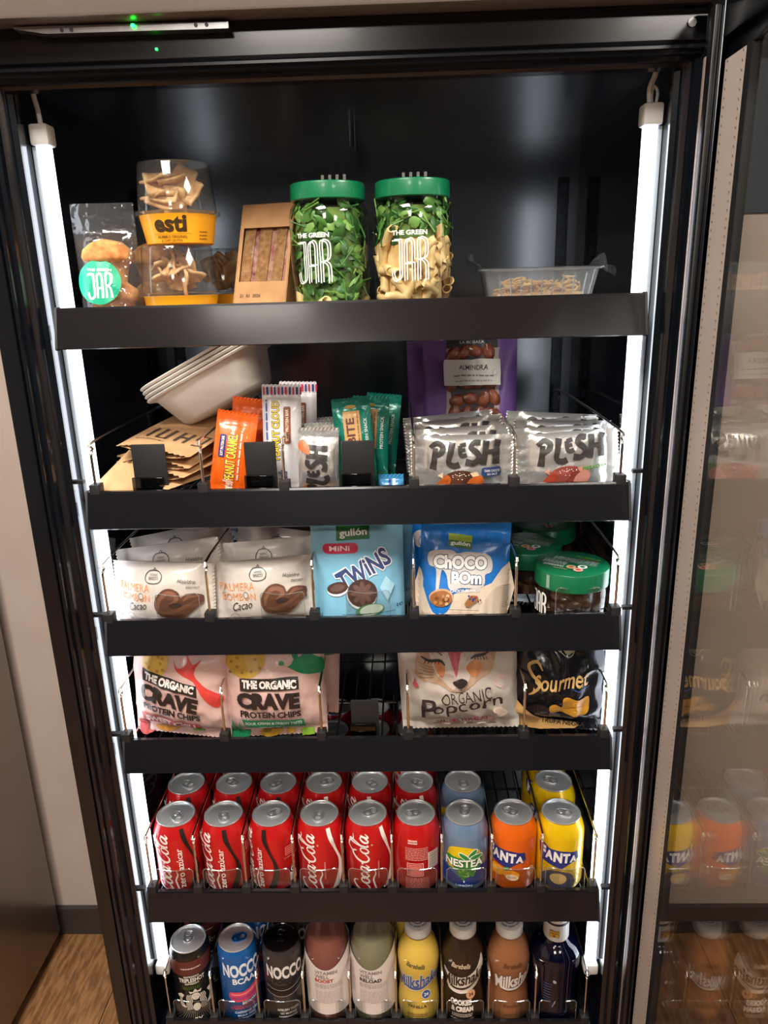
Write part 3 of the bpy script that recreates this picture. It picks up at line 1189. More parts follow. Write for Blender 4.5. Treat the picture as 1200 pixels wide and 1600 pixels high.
def noodle_tray():
    t = thing('noodle_tray', 'clear tray of noodles under peeled film at the right of the top shelf', 'tray', (.2165, .095, Z[1] + .001), (0, 0, R(-1.5)))
    def ring(a, b, r, z, n=6):
        pts = []
        for cx, cy, q0 in ((a - r, b - r, 0), (-a + r, b - r, 90), (-a + r, -b + r, 180), (a - r, -b + r, 270)):
            for k in range(n + 1):
                q = R(q0 + 90 * k / n)
                pts.append((cx + r * cos(q), cy + r * sin(q), z))
        return pts
    levels = [ring(.052, .038, .010, 0), ring(.055, .041, .011, .002), ring(.0635, .050, .012, .047), ring(.069, .0555, .013, .0485), ring(.069, .0555, .013, .050)]
    m = MB()
    n = len(levels[0])
    m.add([p for l in levels for p in l], [(i * n + k, i * n + (k + 1) % n, (i + 1) * n + (k + 1) % n, (i + 1) * n + k) for i in range(4) for k in range(n)] + [tuple(range(n - 1, -1, -1))])
    for k in range(9):
        x = -.048 + k * .012
        m.tube([(x * .9, -.0415, .006), (x, -.0495, .044)], .001, 5)
    m.build('tray', TRAYP, t, 40)
    m = MB()
    top = ring(.0695, .056, .013, .0506)
    m.add(top + [(p[0], p[1], .0512) for p in top], [tuple(range(n)), tuple(range(2 * n - 1, n - 1, -1))])
    for s in (-1, 1):
        def flap(a, b, s=s):
            x = s * (.065 + .015 * a + .003 * sin(b * 7))
            return (x, -.052 + .095 * b, .051 + .013 * a * (1.1 if s < 0 else .5) + .004 * sin(a * 9 + b * 11) * a + (.006 * a if s > 0 and b > .5 else 0) - (.014 * a * a if s > 0 and b < .5 else 0))
        m.grid(flap, 10, 16)
    m.build('lidding_film', FILM, t, 60, weld=False)
    nd = mottled('noodle', 'c99552', 'e8c083', 80, .5, bump=.1)
    rg = random.Random(3)
    m = MB()
    for i in range(95):
        cx, cy, z = rg.uniform(-.04, .04), rg.uniform(-.032, .026), rg.uniform(.012, .032)
        pts = []
        r0, a0 = rg.uniform(.007, .013), rg.uniform(0, 6)
        tl = rg.uniform(-.8, .8)
        for k in range(12):
            q = a0 + k * rg.uniform(.4, .6)
            pts.append((cx + r0 * cos(q), cy + r0 * .6 * sin(q), min(.043, max(.004, z + r0 * tl * sin(q) + k * .0004))))
        m.tube(pts, .0014, 5)
    stuff(m.build('noodles', nd, t, 60))
    MB().bevbox(-.05, .05, -.036, .034, .003, .024, .004).build('noodle_bed', nd, t)


noodle_tray()

# ------------------------------------------------------------------ second shelf
def foam_box(label, k, base):
    t = thing('foam_food_box', label, 'box', group='nested white foam boxes')
    wf = mat('white_foam', 'd9d0c4', .7)
    def ring(a, b, r, z, n=7):
        pts = []
        for cx, cy, q0 in ((a - r, b - r, 0), (-a + r, b - r, 90), (-a + r, -b + r, 180), (a - r, -b + r, 270)):
            for j in range(n + 1):
                q = R(q0 + 90 * j / n)
                pts.append((cx + r * cos(q), cy + r * sin(q), z))
        return pts
    A, B = .080, .064
    prof = [(.050, .037, .026, -.050), (.055, .043, .028, -.0485), (.0605, .0475, .029, -.043), (.0725, .0565, .026, -.006), (.0745, .0585, .025, -.003), (A, B, .024, -.002), (A, B, .024, .001), (.074, .058, .025, .001),
            (.0705, .0545, .026, -.004), (.0585, .0455, .029, -.041), (.053, .041, .028, -.046)]
    L = [ring(*q) for q in prof]
    n = len(L[0])
    m = MB().add([p for l in L for p in l], [(i * n + j, i * n + (j + 1) % n, (i + 1) * n + (j + 1) % n, (i + 1) * n + j) for i in range(len(L) - 1) for j in range(n)] + [tuple(range(n - 1, -1, -1)), tuple((len(L) - 1) * n + j for j in range(n))])
    m.build('shell', wf, t, 40)
    m = MB().tube([(p[0], p[1], p[2]) for p in ring(A, B, .024, 0)], .0013, 6, closed=True)
    m.build('rim', wf, t)
    M = base @ Matrix.Translation((0, 0, .0055 * k))
    t.matrix_world = M
    return t


FB = Matrix.Translation((-.192, .150, -.101)) @ Matrix.Rotation(R(-27), 4, 'Y') @ Matrix.Rotation(R(-6), 4, 'X')
for k, l in enumerate(('lowest of the nested white foam boxes tilted over the brown paper bags', 'second from below of the nested white foam boxes', 'third from below of the nested white foam boxes', 'topmost of the nested white foam boxes')):
    foam_box(l, k, FB)

KRAFT = mottled('brown_paper', 'b98d60', 'c79d70', 25, .8, bump=.08)


def paper_bag(label, w, l, x, y, z, rx, ry, rz, seed, word=False, mouth=.5):
    t = thing('paper_bag', label, 'bag', (x, y, z), (R(rx), R(ry), R(rz)), 'flat brown paper bags')
    rg = random.Random(seed)
    ph = rg.uniform(0, 6)
    def F(a, b, top):
        u = 2 * a - 1
        puff = (1 - u * u) * (.002 + .004 * (1 - b) * mouth)
        sag = .004 * sin(2.2 * b + ph) + .0025 * sin(5 * a + ph)
        return ((a - .5) * w, b * l + (.002 if top else -.002) * (1 - b) * (1 - u * u), sag + (puff if top else -puff))
    m = MB()
    for top in (0, 1):
        m.grid(lambda a, b: F(a, b, top), 14, 26)
    o = m.build('paper', KRAFT, t, 60, weld=True)
    # saw-toothed mouth
    k = 26
    vs, fs = [], []
    for i in range(k + 1):
        p = Vector(F(i / k, 0, 1))
        vs += [p, p + Vector((0, -.004 if i % 2 else -.001, 0))]
    fs = [(2 * i, 2 * i + 2, 2 * i + 3, 2 * i + 1) for i in range(k)]
    e = MB().add(vs, fs).build('saw_edge', KRAFT, t, 0)
    e.modifiers.new('thick', 'SOLIDIFY').thickness = .0003
    if word:
        p = Print(lambda a, b, h: tuple(Vector(F(a / w + .5, b / l, 1)) + Vector((0, 0, h))), (w, l), (-w / 2, 0))
        q = lambda pts: p.stroke([(.5 - (a - .5) * .84, .24 - (b - .5) * .16) for a, b in pts], .0042, '4a3d30', 0)
        q([(.12, 1), (.0, 1), (.0, 0), (.14, 0), (.14, .45), (.07, .45)])
        q([(.26, 0), (.26, 1)])
        q([(.26, .5), (.4, .5)])
        q([(.4, 0), (.4, 1)])
        q([(.55, 0), (.55, 1), (.69, 1), (.69, 0)])
        q([(.84, 0), (.84, 1)])
        p.lines(.12, .10, .5, .13, 1, .0014, '4a3d30', 3)
        p.build('printed_word', t)
    return t


zs = Z[2]
paper_bag('brown paper bag at the bottom of the pile, its mouth toward the left light tube', .115, .19, -.262, .045, zs + .030, 6, 12, -42, 4)
paper_bag('brown paper bag second from the bottom of the pile', .115, .19, -.25, .040, zs + .034, 8, 3, -30, 3, mouth=1.2)
paper_bag('brown paper bag lying under the printed one on the pile', .112, .19, -.247, .040, zs + .047, 7, -2, -24, 2, mouth=.9)
paper_bag('printed brown paper bag lying on top of the pile', .104, .18, -.241, .032, zs + .060, 8, 3, -19, 1, True)
paper_bag('brown paper bag leaning upright at the far left with a saw-toothed edge', .055, .066, -.296, .022, zs + .008, 42, 14, -30, 7, mouth=1.5)


def bar_art_caramel(p):
    p.text('PEANUT CARAMEL', .50, .52, .78, .36, 'f7d928', .02, out=('2a1c6a', .035))
    p.rrect(.28, .70, .72, .88, .004, '2b2a6e')
    p.text('SOFT PROTEIN BAR', .5, .79, .38, .075, 'f2e6c8', .02)
    p.lines(.12, .16, .86, .26, 1, .0022, 'f6d9b8', 5)
    p.text('Barebells', .10, .5, .16, .24, 'f7e3cf', .02, .3)


def rot_print(F, w, h):
    """a drawing frame turned a quarter: its x runs up the bar, its y from right to left"""
    return lambda a, b, q: F(-b, a, q)


def snack_bar(label, w, h, t, fm, art, sealm=None, seed=0, group=None, wr=.0007, seal=.011):
    root = bag('snack_bar', label, 'snack bar', w, h, t, fm, 'pillow', seal, wr, seed, .03, 0, group, None, sealm, zig=.0022)
    if art:
        F = bag_surface(w, h, t, 'pillow', seal, wr, seed, .03)
        p = Print(rot_print(F, w, h), (h, w), (0, -w / 2), .004, .0004 + .12 * wr)
        art(p)
        p.build('printed_front', root)
    return root


ORANGE = film('orange_wrapper', 'ef6414', .32, 0, .3)
g = 'snack bars standing behind the black plates'
def caramel(p):
    p.text('PEANUT CARAMEL', .47, .54, .56, .25, 'f4d822', .025, out=('3a2470', .05))
    p.rrect(.46, .70, .74, .86, .002, '2b2a6e')
    p.text('SOFT PROTEIN BAR', .6, .78, .24, .07, 'f2e6c8', .02)
    p.lines(.2, .30, .80, .36, 1, .0019, 'f8dcc0', 5)
    p.text('Barebells', .10, .56, .19, .26, 'f8e4d0', .02, .3)
    p.text('Barebells', .80, .56, .10, .10, 'f8e4d0', .02, .3)
o = snack_bar('orange snack bar with yellow lettering, front one of the two orange bars', .048, .097, .016, ORANGE, caramel, None, 1, g)
place(o, -.1545, .030, zs + .003, -9, 10, 4)
o = snack_bar('orange snack bar leaning behind the first orange bar', .048, .107, .015, ORANGE, None, None, 2, g)
place(o, -.142, .068, zs + .004, -8, 7, -4)
WHITEW = film('white_wrapper', 'e4e3e4', .35, .1, .3)


def cloud(p):
    p.text('PEANUT CLOUD', .60, .66, .54, .19, 'f0cf2c', .025, out=('2a2350', .05))
    p.rrect(.48, .27, .82, .45, .002, '8a5030')
    p.text('SOFT PROTEIN BAR', .65, .36, .29, .08, 'f2e2cc', .02)
    p.lines(.36, .86, .88, .91, 1, .0019, '4b62a8', 5)
    p.text('Barebells', .13, .5, .2, .24, '3b4a8a', .02, .3)
    for k in range(11):
        a = -.02 + k * .094
        p.rect(.93, a, 1.0, a + .047, ('c92a55', '2b2f78')[k % 2])


o = snack_bar('white snack bar with yellow lettering and striped end, nearest the front', .046, .128, .017, WHITEW, cloud, None, 3, g)
place(o, -.0905, .044, zs + .003, -6, 2, 5)
o = snack_bar('white snack bar standing behind the first white bar', .046, .126, .015, WHITEW, cloud, None, 4, g)
place(o, -.077, .085, zs + .003, -6, 2, 2)


def plesh_word(p, x0, x1, y, h, w, col='35322f', tilt=.0):
    D = x1 - x0
    def q(pts, tp=None):
        p.stroke([(x0 + a * D, y + (b + tilt * a) * h) for a, b in pts], w, col, 5, tp)
    q([(.03, -.12), (.05, .3), (.07, .8)], [1.2, 1, .9])
    q([(.0, .82), (.09, 1.0), (.17, .85), (.15, .6), (.06, .42)], [.7, 1, 1.1, 1, .7])
    q([(.31, 1.02), (.28, .6), (.25, .16), (.33, .0), (.41, .06)], [1.3, 1.1, 1, 1.2, 1.2])
    q([(.42, .86), (.42, .55), (.45, .42), (.52, .46)], [.8, .8, .8, .8])
    q([(.42, .65), (.5, .68)], [.7, .7])
    q([(.42, .86), (.51, .9)], [.7, .7])
    q([(.72, .92), (.63, .95), (.58, .75), (.66, .55), (.7, .3), (.62, .1), (.5, .16)], [1, .9, 1, 1.1, 1.1, 1.1, 1.3])
    q([(.80, 1.0), (.79, .6), (.75, .0)], [1.2, 1.1, 1.3])
    q([(.97, 1.0), (.94, .5), (.93, -.02)], [1.3, 1.1, 1.3])
    q([(.78, .52), (.95, .52)], [.9, .9])


def plesh_date(p, second):
    a, b, c = ('4a2a1c', 'b85a20', 'e0c49c') if not second else ('8a3a34', 'a8442c', 'c98a7a')
    p.ell(.47, .10, .20, .20, a)
    p.ell(.40, .13, .10, .10, ('5a3422' if not second else '9c4c44'), 20)
    p.poly([(.24, .10), (.33, .23), (.37, .12), (.30, .03), (.22, .02)], b, 4)
    p.poly([(.24, .22), (.29, .27), (.29, .17)], c)
    p.poly([(.53, .02), (.56, .15), (.66, .22), (.70, .12), (.66, .02)], b if not second else c, 4)
    p.poly([(.56, .26), (.64, .27), (.66, .21), (.59, .19)], c)
    rg = random.Random(5)
    for k in range(16):
        p.ell(.45 + rg.gauss(0, .05), .23 + rg.gauss(0, .035), .006, .008, 'efe6da', 0, 6)
        p.h -= p.step
    if not second:
        p.rrect(.68, .19, .88, .34, .003, '2c3f6e')
        p.text('DARK CHOCO', .78, .285, .14, .035, 'e8ecf2', .02)
        p.text('SEA SALT', .78, .23, .1, .035, 'e8ecf2', .02)
    else:
        p.text('PISTACHIO', .75, .25, .26, .06, '4f8a2c', .04, rot=4)


def plesh_small(p):
    plesh_word(p, .03, .78, .28, .52, .0052)
    p.poly([(.03, .70), (.14, .93), (.18, .8), (.08, .62)], 'd98a2a', 3)
    p.poly([(.64, .72), (.74, .98), (.86, .9), (.78, .74)], 'c26a3a', 3)


o = snack_bar('silver snack bar standing on end between the white bars and the teal bars', .0475, .079, .020, SILVER, plesh_small, None, 6, g, .0016)
place(o, -.0455, .028, zs + .003, -5, 2, 3)
for k, (x, y, rz) in enumerate(((-.038, .062, -3), (-.043, .10, 4))):
    o = snack_bar(('silver snack bar standing right behind the upright silver bar', 'silver snack bar farthest back in the upright silver row')[k], .047, .079, .019, SILVER, None, None, 8 + k, g, .0016)
    place(o, x, y, zs + .003, -4, -2, rz)
TEAL = film('teal_wrapper', '0a7a68', .3, .15, .3, (45, .6, 3))


def bite(p):
    p.rect(.44, .30, .88, .74, 'c99a5a')
    p.text('•BITE', .64, .56, .34, .22, '5a2a20', .03)
    p.lines(.46, .33, .86, .40, 1, .0012, '7a4a2a', 2)
    p.ell(.93, .52, .02, .14, 'b89a4a')
    p.text('PROTEIN SNACK', .62, .17, .36, .08, 'cfe6dc', .02)


for k, (x, y, rx, rz, ry, sd) in enumerate(((.0025, .044, -8, 3, -4, 10), (.0125, .072, -8, -6, 2, 12), (.022, .104, -9, -14, 4, 13))):
    o = snack_bar(('teal snack bar with tan panel behind the third black plate', 'teal snack bar second from the front behind the third black plate', 'teal snack bar farthest back behind the third black plate')[k], .046, (.110, .108, .106)[k], .018, TEAL, bite, None, sd, g, .0018)
    place(o, x, y, zs + .003, rx, ry, rz)
BLUEW = film('blue_white_wrapper', '3a86b8', .35)
o = snack_bar('small blue and white packet lying low beside the teal bars', .03, .022, .012, BLUEW, lambda p: (p.rect(.1, .32, .9, .44, 'e8eef2'), p.rect(.1, .52, .9, .6, '23307a')), None, 15, g, .0005, .004)
place(o, .041, .035, zs + .002, -4, 0, 0)


def plesh_pack(label, seed, second, x, y, rx, ry, rz, h=.074):
    def art(p):
        plesh_word(p, .17 if not second else .19, .87, .50, .38, .0063, tilt=.10 if not second else .18)
        p.O = (p.O[0], p.O[1] + .010)
        plesh_date(p, second)
    o = bag('snack_pouch', label, 'snack pack', .118, h, .026, SILVER, 'side', .016, .0022, seed, .05, 0, 'silver snack packs standing in two rows', art, zig=.002)
    return place(o, x, y, zs + .003, rx, ry, rz)


for k, (sd, y, rx, ry, rz, dx) in enumerate(((21, .032, -6, 0, 0, 0), (22, .062, -5, -2, 3, .001), (23, .092, -4, -5, -2, -.002), (24, .124, -3, 3, 4, -.004), (28, .155, -3, -3, 10, -.006))):
    plesh_pack(('silver pack in front of the purple nut pouches, frontmost of its row', 'second silver pack from the front, before the purple nut pouches', 'third silver pack from the front, before the purple nut pouches', 'fourth silver pack from the front, before the purple nut pouches', 'silver pack at the back of the row before the purple nut pouches')[k], sd, False, .1265 + dx, y, rx, ry, rz, .072 + .002 * (k % 3))
for k, (sd, y, rx, ry, rz, dx) in enumerate(((31, .032, -8, -3, 2, 0), (32, .062, -5, -2, -2, -.001), (33, .092, -4, 2, 3, .001), (34, .123, -3, -3, 0, -.002), (35, .152, -2, 4, 2, -.003))):
    plesh_pack('silver pack nearest the right light tube, ' + ('frontmost of its row', 'second from the front', 'third from the front', 'fourth from the front', 'fifth from the front')[k], sd, True, .252 + dx, y, rx, ry, rz, .070 + .002 * (k % 3))


def nut_pouch(label, x, y, z, rz, seed):
    PUR = film('purple_pouch', '7a569c', .4, 0, .2, (30, .3, 2))
    w, h, t_ = .128, .172, .045
    o = bag('nut_pouch', label, 'pouch', w, h, t_, PUR, 'pouch', .02, .0012, seed, .03, 0, 'purple nut pouches', None)
    F = bag_surface(w, h, t_, 'pouch', .02, .0012, seed, .03)
    p = Print(F, (w, h), (-w / 2, -.014), .006)
    win = [(.26, .03), (.24, .5), (.25, .86), (.3, .9), (.76, .9), (.80, .86), (.80, .5), (.77, .03)]
    p.poly(win, 'b9a9a2', 2)
    p.poly([(.30, .03), (.29, .5), (.30, .84), (.74, .84), (.75, .5), (.72, .03)], '3a2c30', 2)
    p.rect(.25, .90, .79, 1.07, '3a3a3e')
    p.text('LA ROSALA', .52, .945, .26, .02, 'c8c4c0', .02)
    p.build('printed_front', o)
    al = mottled('candied_almond', '6e3426', 'b0684a', 90, .3, bump=.3, coat=.6)
    rg = random.Random(seed)
    me = MB().lathe([(0, -.0125), (.004, -.0115), (.0075, -.006), (.0085, 0), (.0075, .006), (.0045, .011), (0, .0125)], 14, sy=.7).mesh('almond', al)
    k = 0
    for r in range(7):
        for c in range(4):
            X = (-.024 + c * .0165 + (.008 if r % 2 else 0)) + rg.uniform(-.002, .002)
            Zz = .012 + r * .0205 + rg.uniform(-.002, .002)
            if abs(X - .003) > .030:
                continue
            P = F(X, Zz, -.0005)
            link('almond', me, o, (P[0], P[1], P[2]), (0, rg.uniform(0, 3), rg.uniform(-.4, .4)))
    q = Print(lambda a, b, hh: tuple(Vector(F(a, b, hh + .009))), (w, h), (-w / 2, 0), .006)
    q.O = (q.O[0], q.O[1] - .002)
    q.rect(.22, .54, .80, .735, 'e9e6dc')
    q.text('ALMENDRA', .52, .675, .30, .035, '2c2a2a', .015)
    q.lines(.32, .595, .73, .635, 1, .0022, '8f8c86', 6)
    q.lines(.34, .558, .71, .59, 1, .0018, 'a8a49c', 7)
    q.ell(.745, .64, .025, .02, 'b9c6cc', hole=.8)
    q.build('paper_label', o)
    return place(o, x, y, z, -4, 0, rz)


nut_pouch('purple pouch of candied almonds with pale label, standing in front', .149, .195, zs + .003, 0, 41)
nut_pouch('purple pouch of candied almonds half hidden behind the other one', .128, .255, zs + .003, 14, 43)

# ------------------------------------------------------------------ third shelf
z3 = Z[3]
PALW = film('cream_wrapper', 'd0c7bd', .38, 0, .2, (40, .45, 3))


def palmera(label, seed, x, y, rx, ry, rz, w=.132, h=.078, grp='cream pastry packs'):
    def art(p):
        p.text('PALMERA', .24, .615, .36, .13, 'e0955e', .0)
        p.text('BOMBON', .25, .45, .34, .12, 'e0955e', .0)
        p.ell(.325, .475, .028, .06, 'd0c7bd')
        p.ell(.325, .475, .026, .055, '2f2a28', hole=.8)
        p.text('Cacao', .28, .305, .2, .13, '2f2a28', .0, .35, 8)
        p.stroke([(.38, .63 + .17), (.40, .72), (.47, .70), (.53, .73), (.545, .82), (.51, .885), (.465, .90), (.41, .885)], .0009, '2f2a28', 4, closed=True)
        p.text('HORNO', .465, .835, .075, .035, '7a7672', .01)
        p.text('BREZO', .465, .785, .095, .045, '7a7672', .02)
        p.stroke([(.455, .905), (.465, .93), (.48, .905)], .0008, '2f2a28', 3)
        p.text('Hojaldre', .78, .73, .15, .075, '3a3432', .0, .3, -6)
        p.text('tierno', .83, .645, .1, .05, '3a3432', .0, .3, -6)
        # the glazed pastry heart
        p.poly([(.47, .33), (.49, .47), (.56, .60), (.64, .63), (.71, .57), (.73, .48), (.78, .54), (.86, .54), (.91, .47), (.90, .36), (.84, .27), (.77, .17), (.70, .10), (.58, .13), (.50, .20)], '6b4434', 4)
        p.stroke([(.51, .28), (.53, .44), (.60, .55), (.67, .53), (.69, .45), (.63, .37)], .0055, '8d614c', 4, [.4, .9, 1, 1, .9, .5])
        p.stroke([(.52, .25), (.60, .22), (.69, .27), (.77, .33), (.87, .44)], .0048, '7c5241', 4, [.4, 1, 1.1, 1, .4])
        p.stroke([(.75, .42), (.80, .49), (.87, .49)], .004, '8d614c', 4, [.4, 1, .4])
        p.stroke([(.56, .19), (.66, .16), (.74, .2)], .003, '55332a', 4, [.3, 1, .3])
        p.poly([(.62, .36), (.68, .40), (.74, .36), (.70, .31), (.64, .31)], '3f2a26', 4)
        p.ell(.20, .08, .055, .11, '55504c', hole=.93)
        p.text('Sin', .20, .10, .05, .05, '55504c', .0)
    o = bag('pastry_pack', label, 'pastry pack', w, h, .038, PALW, 'side', .012, .0016, seed, .04, 0, grp, art, zig=.0022)
    return place(o, x, y, z3 + .003, rx, ry, rz)


palmera('cream pastry pack at far left, frontmost of its three', 51, -.2515, .035, -8, 0, -8)
palmera('cream pastry pack at far left, middle one of its three', 52, -.2475, .076, -6, -6, 2, h=.085)
palmera('cream pastry pack at far left, hindmost of its three', 53, -.238, .122, -5, -9, 6, h=.088)
palmera('cream pastry pack beside the pale blue bag, frontmost of its three', 54, -.1195, .035, -9, -3, 3, .128)
palmera('cream pastry pack beside the pale blue bag, middle one of its three', 55, -.117, .080, -6, -4, 1, .128, .088)
palmera('cream pastry pack beside the pale blue bag, hindmost of its three', 56, -.118, .125, -5, 6, -6, .126, .088)

LBLUE = film('pale_blue_film', '7fbedb', .42, 0, .15, (35, .35, 2))


def blue_bag(label, seed, x, y, rz, ry=0):
    def art(p):
        p.poly([(.27, .73), (.63, .735), (.64, .95), (.28, .925)], '1f6b34')
        p.poly([(.28, .855), (.635, .865), (.638, .95), (.28, .925)], '8fb428')
        p.text('gullón', .455, .785, .30, .075, 'eef3ea', .03, rot=2)
        p.rrect(.12, .625, .50, .71, .0055, 'c2234f')
        p.text('MiNi', .30, .667, .22, .042, 'f6e6ea', .018)
        p.text('TWiNS', .55, .485, .62, .16, '3b4a7c', .03, 0, 26, out=('f2f4f8', .05), jit=.06)
        p.ell(.26, .325, .115, .055, 'eef0f2', 12)
        p.ell(.26, .34, .115, .05, '4f3836', 12)
        p.ell(.26, .34, .08, .03, '6a5048', 12)
        p.ell(.52, .275, .165, .125, 'eef0f2')
        p.ell(.525, .29, .165, .12, '4a3432')
        for k in range(8):
            q = R(k * 45)
            p.ell(.525 + .075 * cos(q), .29 + .06 * sin(q), .055, .022, '6d534b', k * 45, 10)
            p.h -= p.step
        p.ell(.525, .29, .028, .022, '6d534b')
        p.ell(.60, .14, .16, .055, '4e8a56', 8)
        p.ell(.62, .145, .13, .045, 'cfdccb', 8)
        p.poly([(.72, .33), (.80, .21), (.88, .34), (.79, .42)], 'a9d6ea')
        p.text('10', .93, .155, .06, .03, '2b4a7a', .02)
        p.text('100g - 10 uds', .26, .03, .3, .03, '2b4a7a', .02)
        p.lines(.30, .105, .88, .125, 1, .0006, '2b3a5a', 1, False)
    o = bag('biscuit_bag', label, 'biscuit bag', .114, .148, .046, LBLUE, 'pouch', .014, .0012, seed, .03, 0, 'pale blue biscuit bags', art)
    return place(o, x, y, z3 + .003, -3, ry, rz)


blue_bag('pale blue biscuit bag with two sandwich biscuits, in front', 61, -.0025, .038, 6)
blue_bag('pale blue biscuit bag standing hidden behind the other pale blue one', 62, .006, .088, 2, 2)

DBLUE = film('bright_blue_film', '1673c9', .3, .05, .3, (40, .5, 3))


def choco_bag(label, seed, x, y, rz, ry=0, rx=-4, h=.138):
    def art(p):
        # cream lower part
        p.poly([(.0, .0), (.0, .50), (.05, .34), (.12, .12), (.28, .10), (.36, .26), (.60, .33), (.80, .38), (1.0, .58), (1.0, .0)], 'd9c7b2', 2)
        p.poly([(.04, .40), (.12, .10), (.20, .045), (.30, .08), (.36, .22), (.36, .40)], '1673c9', 3)
        p.poly([(.30, .73), (.56, .70), (.57, .83), (.31, .85)], '2f6f2c')
        p.poly([(.305, .79), (.565, .77), (.57, .83), (.31, .85)], '9bb032')
        p.text('gullón', .435, .752, .22, .05, 'eef3ea', .03, rot=-4)
        # pale splash behind the words
        p.poly([(.08, .63), (.14, .68), (.34, .69), (.40, .66), (.52, .68), (.74, .66), (.80, .58), (.79, .49), (.72, .46), (.72, .38), (.66, .33), (.46, .33), (.36, .30), (.31, .33), (.29, .44), (.24, .50), (.22, .44), (.20, .28), (.17, .28), (.17, .50), (.10, .53)], 'cdcac6', 3)
        p.text('ChOCO', .44, .575, .60, .135, 'f4f2ee', .05, out=('2c2b52', .045))
        p.text('BOm', .51, .43, .34, .12, 'f4f2ee', .05, out=('2c2b52', .045))
        p.text('CHOCO BLANCO', .50, .305, .34, .03, 'e8ecf4', .03, .2, 4)
        rg = random.Random(4)
        p.ell(.235, .225, .13, .085, 'cfa57c', 14)
        p.ell(.235, .21, .12, .08, '9c6236', 14)
        for k in range(14):
            p.ell(.235 + rg.uniform(-.085, .085), .21 + rg.uniform(-.05, .05), .022, .016, ('7a4626', 'b9804c', 'd9b184')[k % 3], rg.uniform(0, 90), 7)
        p.poly([(.50, .18), (.56, .26), (.64, .25), (.60, .19), (.53, .15)], 'a06a3c', 3)
        for k in range(8):
            p.ell(.58 + rg.uniform(-.05, .09), .26 + rg.uniform(-.06, .03), .012, .012, ('8a2a3c', '2c3f7a')[k % 2], 0, 6)
        p.ell(.70, .055, .07, .038, '8d96a4')
        p.ell(.70, .055, .06, .03, 'c9cdd2')
        p.lines(.90, .13, .985, .36, 14, .0006, '7d6f60', 3, False)
        p.lines(.33, .105, .66, .13, 1, .0006, '6a5a4a', 3, False)
    o = bag('biscuit_ball_bag', label, 'biscuit bag', .112, h, .054, DBLUE, 'pouch', .016, .0018, seed, .05, 0, 'bright blue biscuit bags', art)
    return place(o, x, y, z3 + .003, rx, ry, rz)


choco_bag('bright blue biscuit bag leaning in front of the other bright blue one', 63, .127, .040, 0, 3, -8, .123)
choco_bag('bright blue biscuit bag standing half hidden behind, farther left', 64, .116, .096, 0, -1, -3)


def treat_jar(label, x, y, rz, seed):
    t = thing('treat_jar', label, 'jar', (x, y, z3 + .003), (0, 0, R(rz)), 'low jars with green lids')
    r_ = .046
    body = [(.0, .001), (.038, .0), (.042, .002), (.0445, .006), (.0445, .036), (.0435, .041), (.0425, .046)]
    MB().lathe(body, 44).build('body', JARP, t)
    lid = [(.0, .066), (.043, .066), (.0452, .0652), (r_, .064), (r_, .0435), (.0452, .0425), (.0435, .0425)]
    MB().lathe(lid, 56).build('lid', LIDG, t)
    dk = [mat('dark_chocolate_piece', '35201a', .35, coat=.3), mat('brown_chocolate_piece', '4f3226', .4)]
    rg = random.Random(seed)
    m = MB()
    for i in range(46):
        a = rg.uniform(0, 2 * pi)
        q = rg.uniform(.006, .011)
        m.mi = i % 2
        k = len(m.v)
        m.lathe([(0, -q * .7), (q * .7, -q * .5), (q, 0), (q * .7, q * .5), (0, q * .7)], 9)
        m.xf(Matrix.Translation(((.043 - q) * cos(a), (.043 - q) * sin(a), rg.uniform(.009, .036))) @ Matrix.Rotation(rg.uniform(0, 3), 4, 'X'), k)
    m.mi = 0
    m.lathe([(0, .004), (.032, .004), (.032, .036), (0, .036)], 16)
    stuff(m.build('chocolate_pieces', dk, t))
    p = Print(around(body), (.001, .001), (-.030, .021), .004)
    jar_word(p, 0, 0, 26, 27, JARW, .0028, False)
    p.build('printed_logo', t)
    q = Print(lambda a, b, h: (a, b, .066 + h), (.001, .001), (0, 0), .02)
    lt = 'cfe0d4'
    q.text('The Green Jar', 14, 24, 34, 4.5, '8fd04a', .02)
    q.text('desserts', 16, 17.5, 26, 3.6, 'b07a3a', .02)
    q.lines(-26, 2, 30, 14, 5, .0009, lt, 3)
    q.rect(-34, -.6, 32, -.0, lt)
    q.lines(-34, -13, -4, -3, 3, .0022, lt, 5)
    q.lines(-30, -22, -4, -16, 2, .0022, lt, 6)
    q.ell(17, -10, 6, 6, 'eef2ee')
    q.ell(17, -10, 3, 3, '0b6b43')
    q.ell(5, -17, 6, 6, 'd9b48a')
    q.ell(5, -17, 3, 3, 'a8743c')
    q.ell(16, -23, 6, 6, 'e3aa9c')
    q.ell(16, -23, 3, 3, 'b8503c')
    q.rect(-14, -29, 4, -28, 'd9b48a')
    q.build('lid_print', t)
    o = Print(around([(r_, .0), (r_, .07)]), (.001, .001), (-.014, .054), .004)
    o.rect(-2.6, -9, 2.6, 9, '6f9a86')
    o.lines(-1.8, -8, 1.8, 8, 9, .0008, 'c7d6cc', 2)
    o.build('seal_sticker', t)


treat_jar('low green lidded jar at the front beside the right light tube', .2655, .052, -32, 1)
treat_jar('low green lidded jar in the middle, behind the wire divider', .2225, .130, -34, 2)
treat_jar('low green lidded jar at the back of its three', .262, .222, -30, 3)

# ------------------------------------------------------------------ fourth shelf
z4 = Z[4]
PINK = film('pale_pink_film', 'dab6ad', .42, 0, .15, (30, .5, 3))
INK = '2b2120'


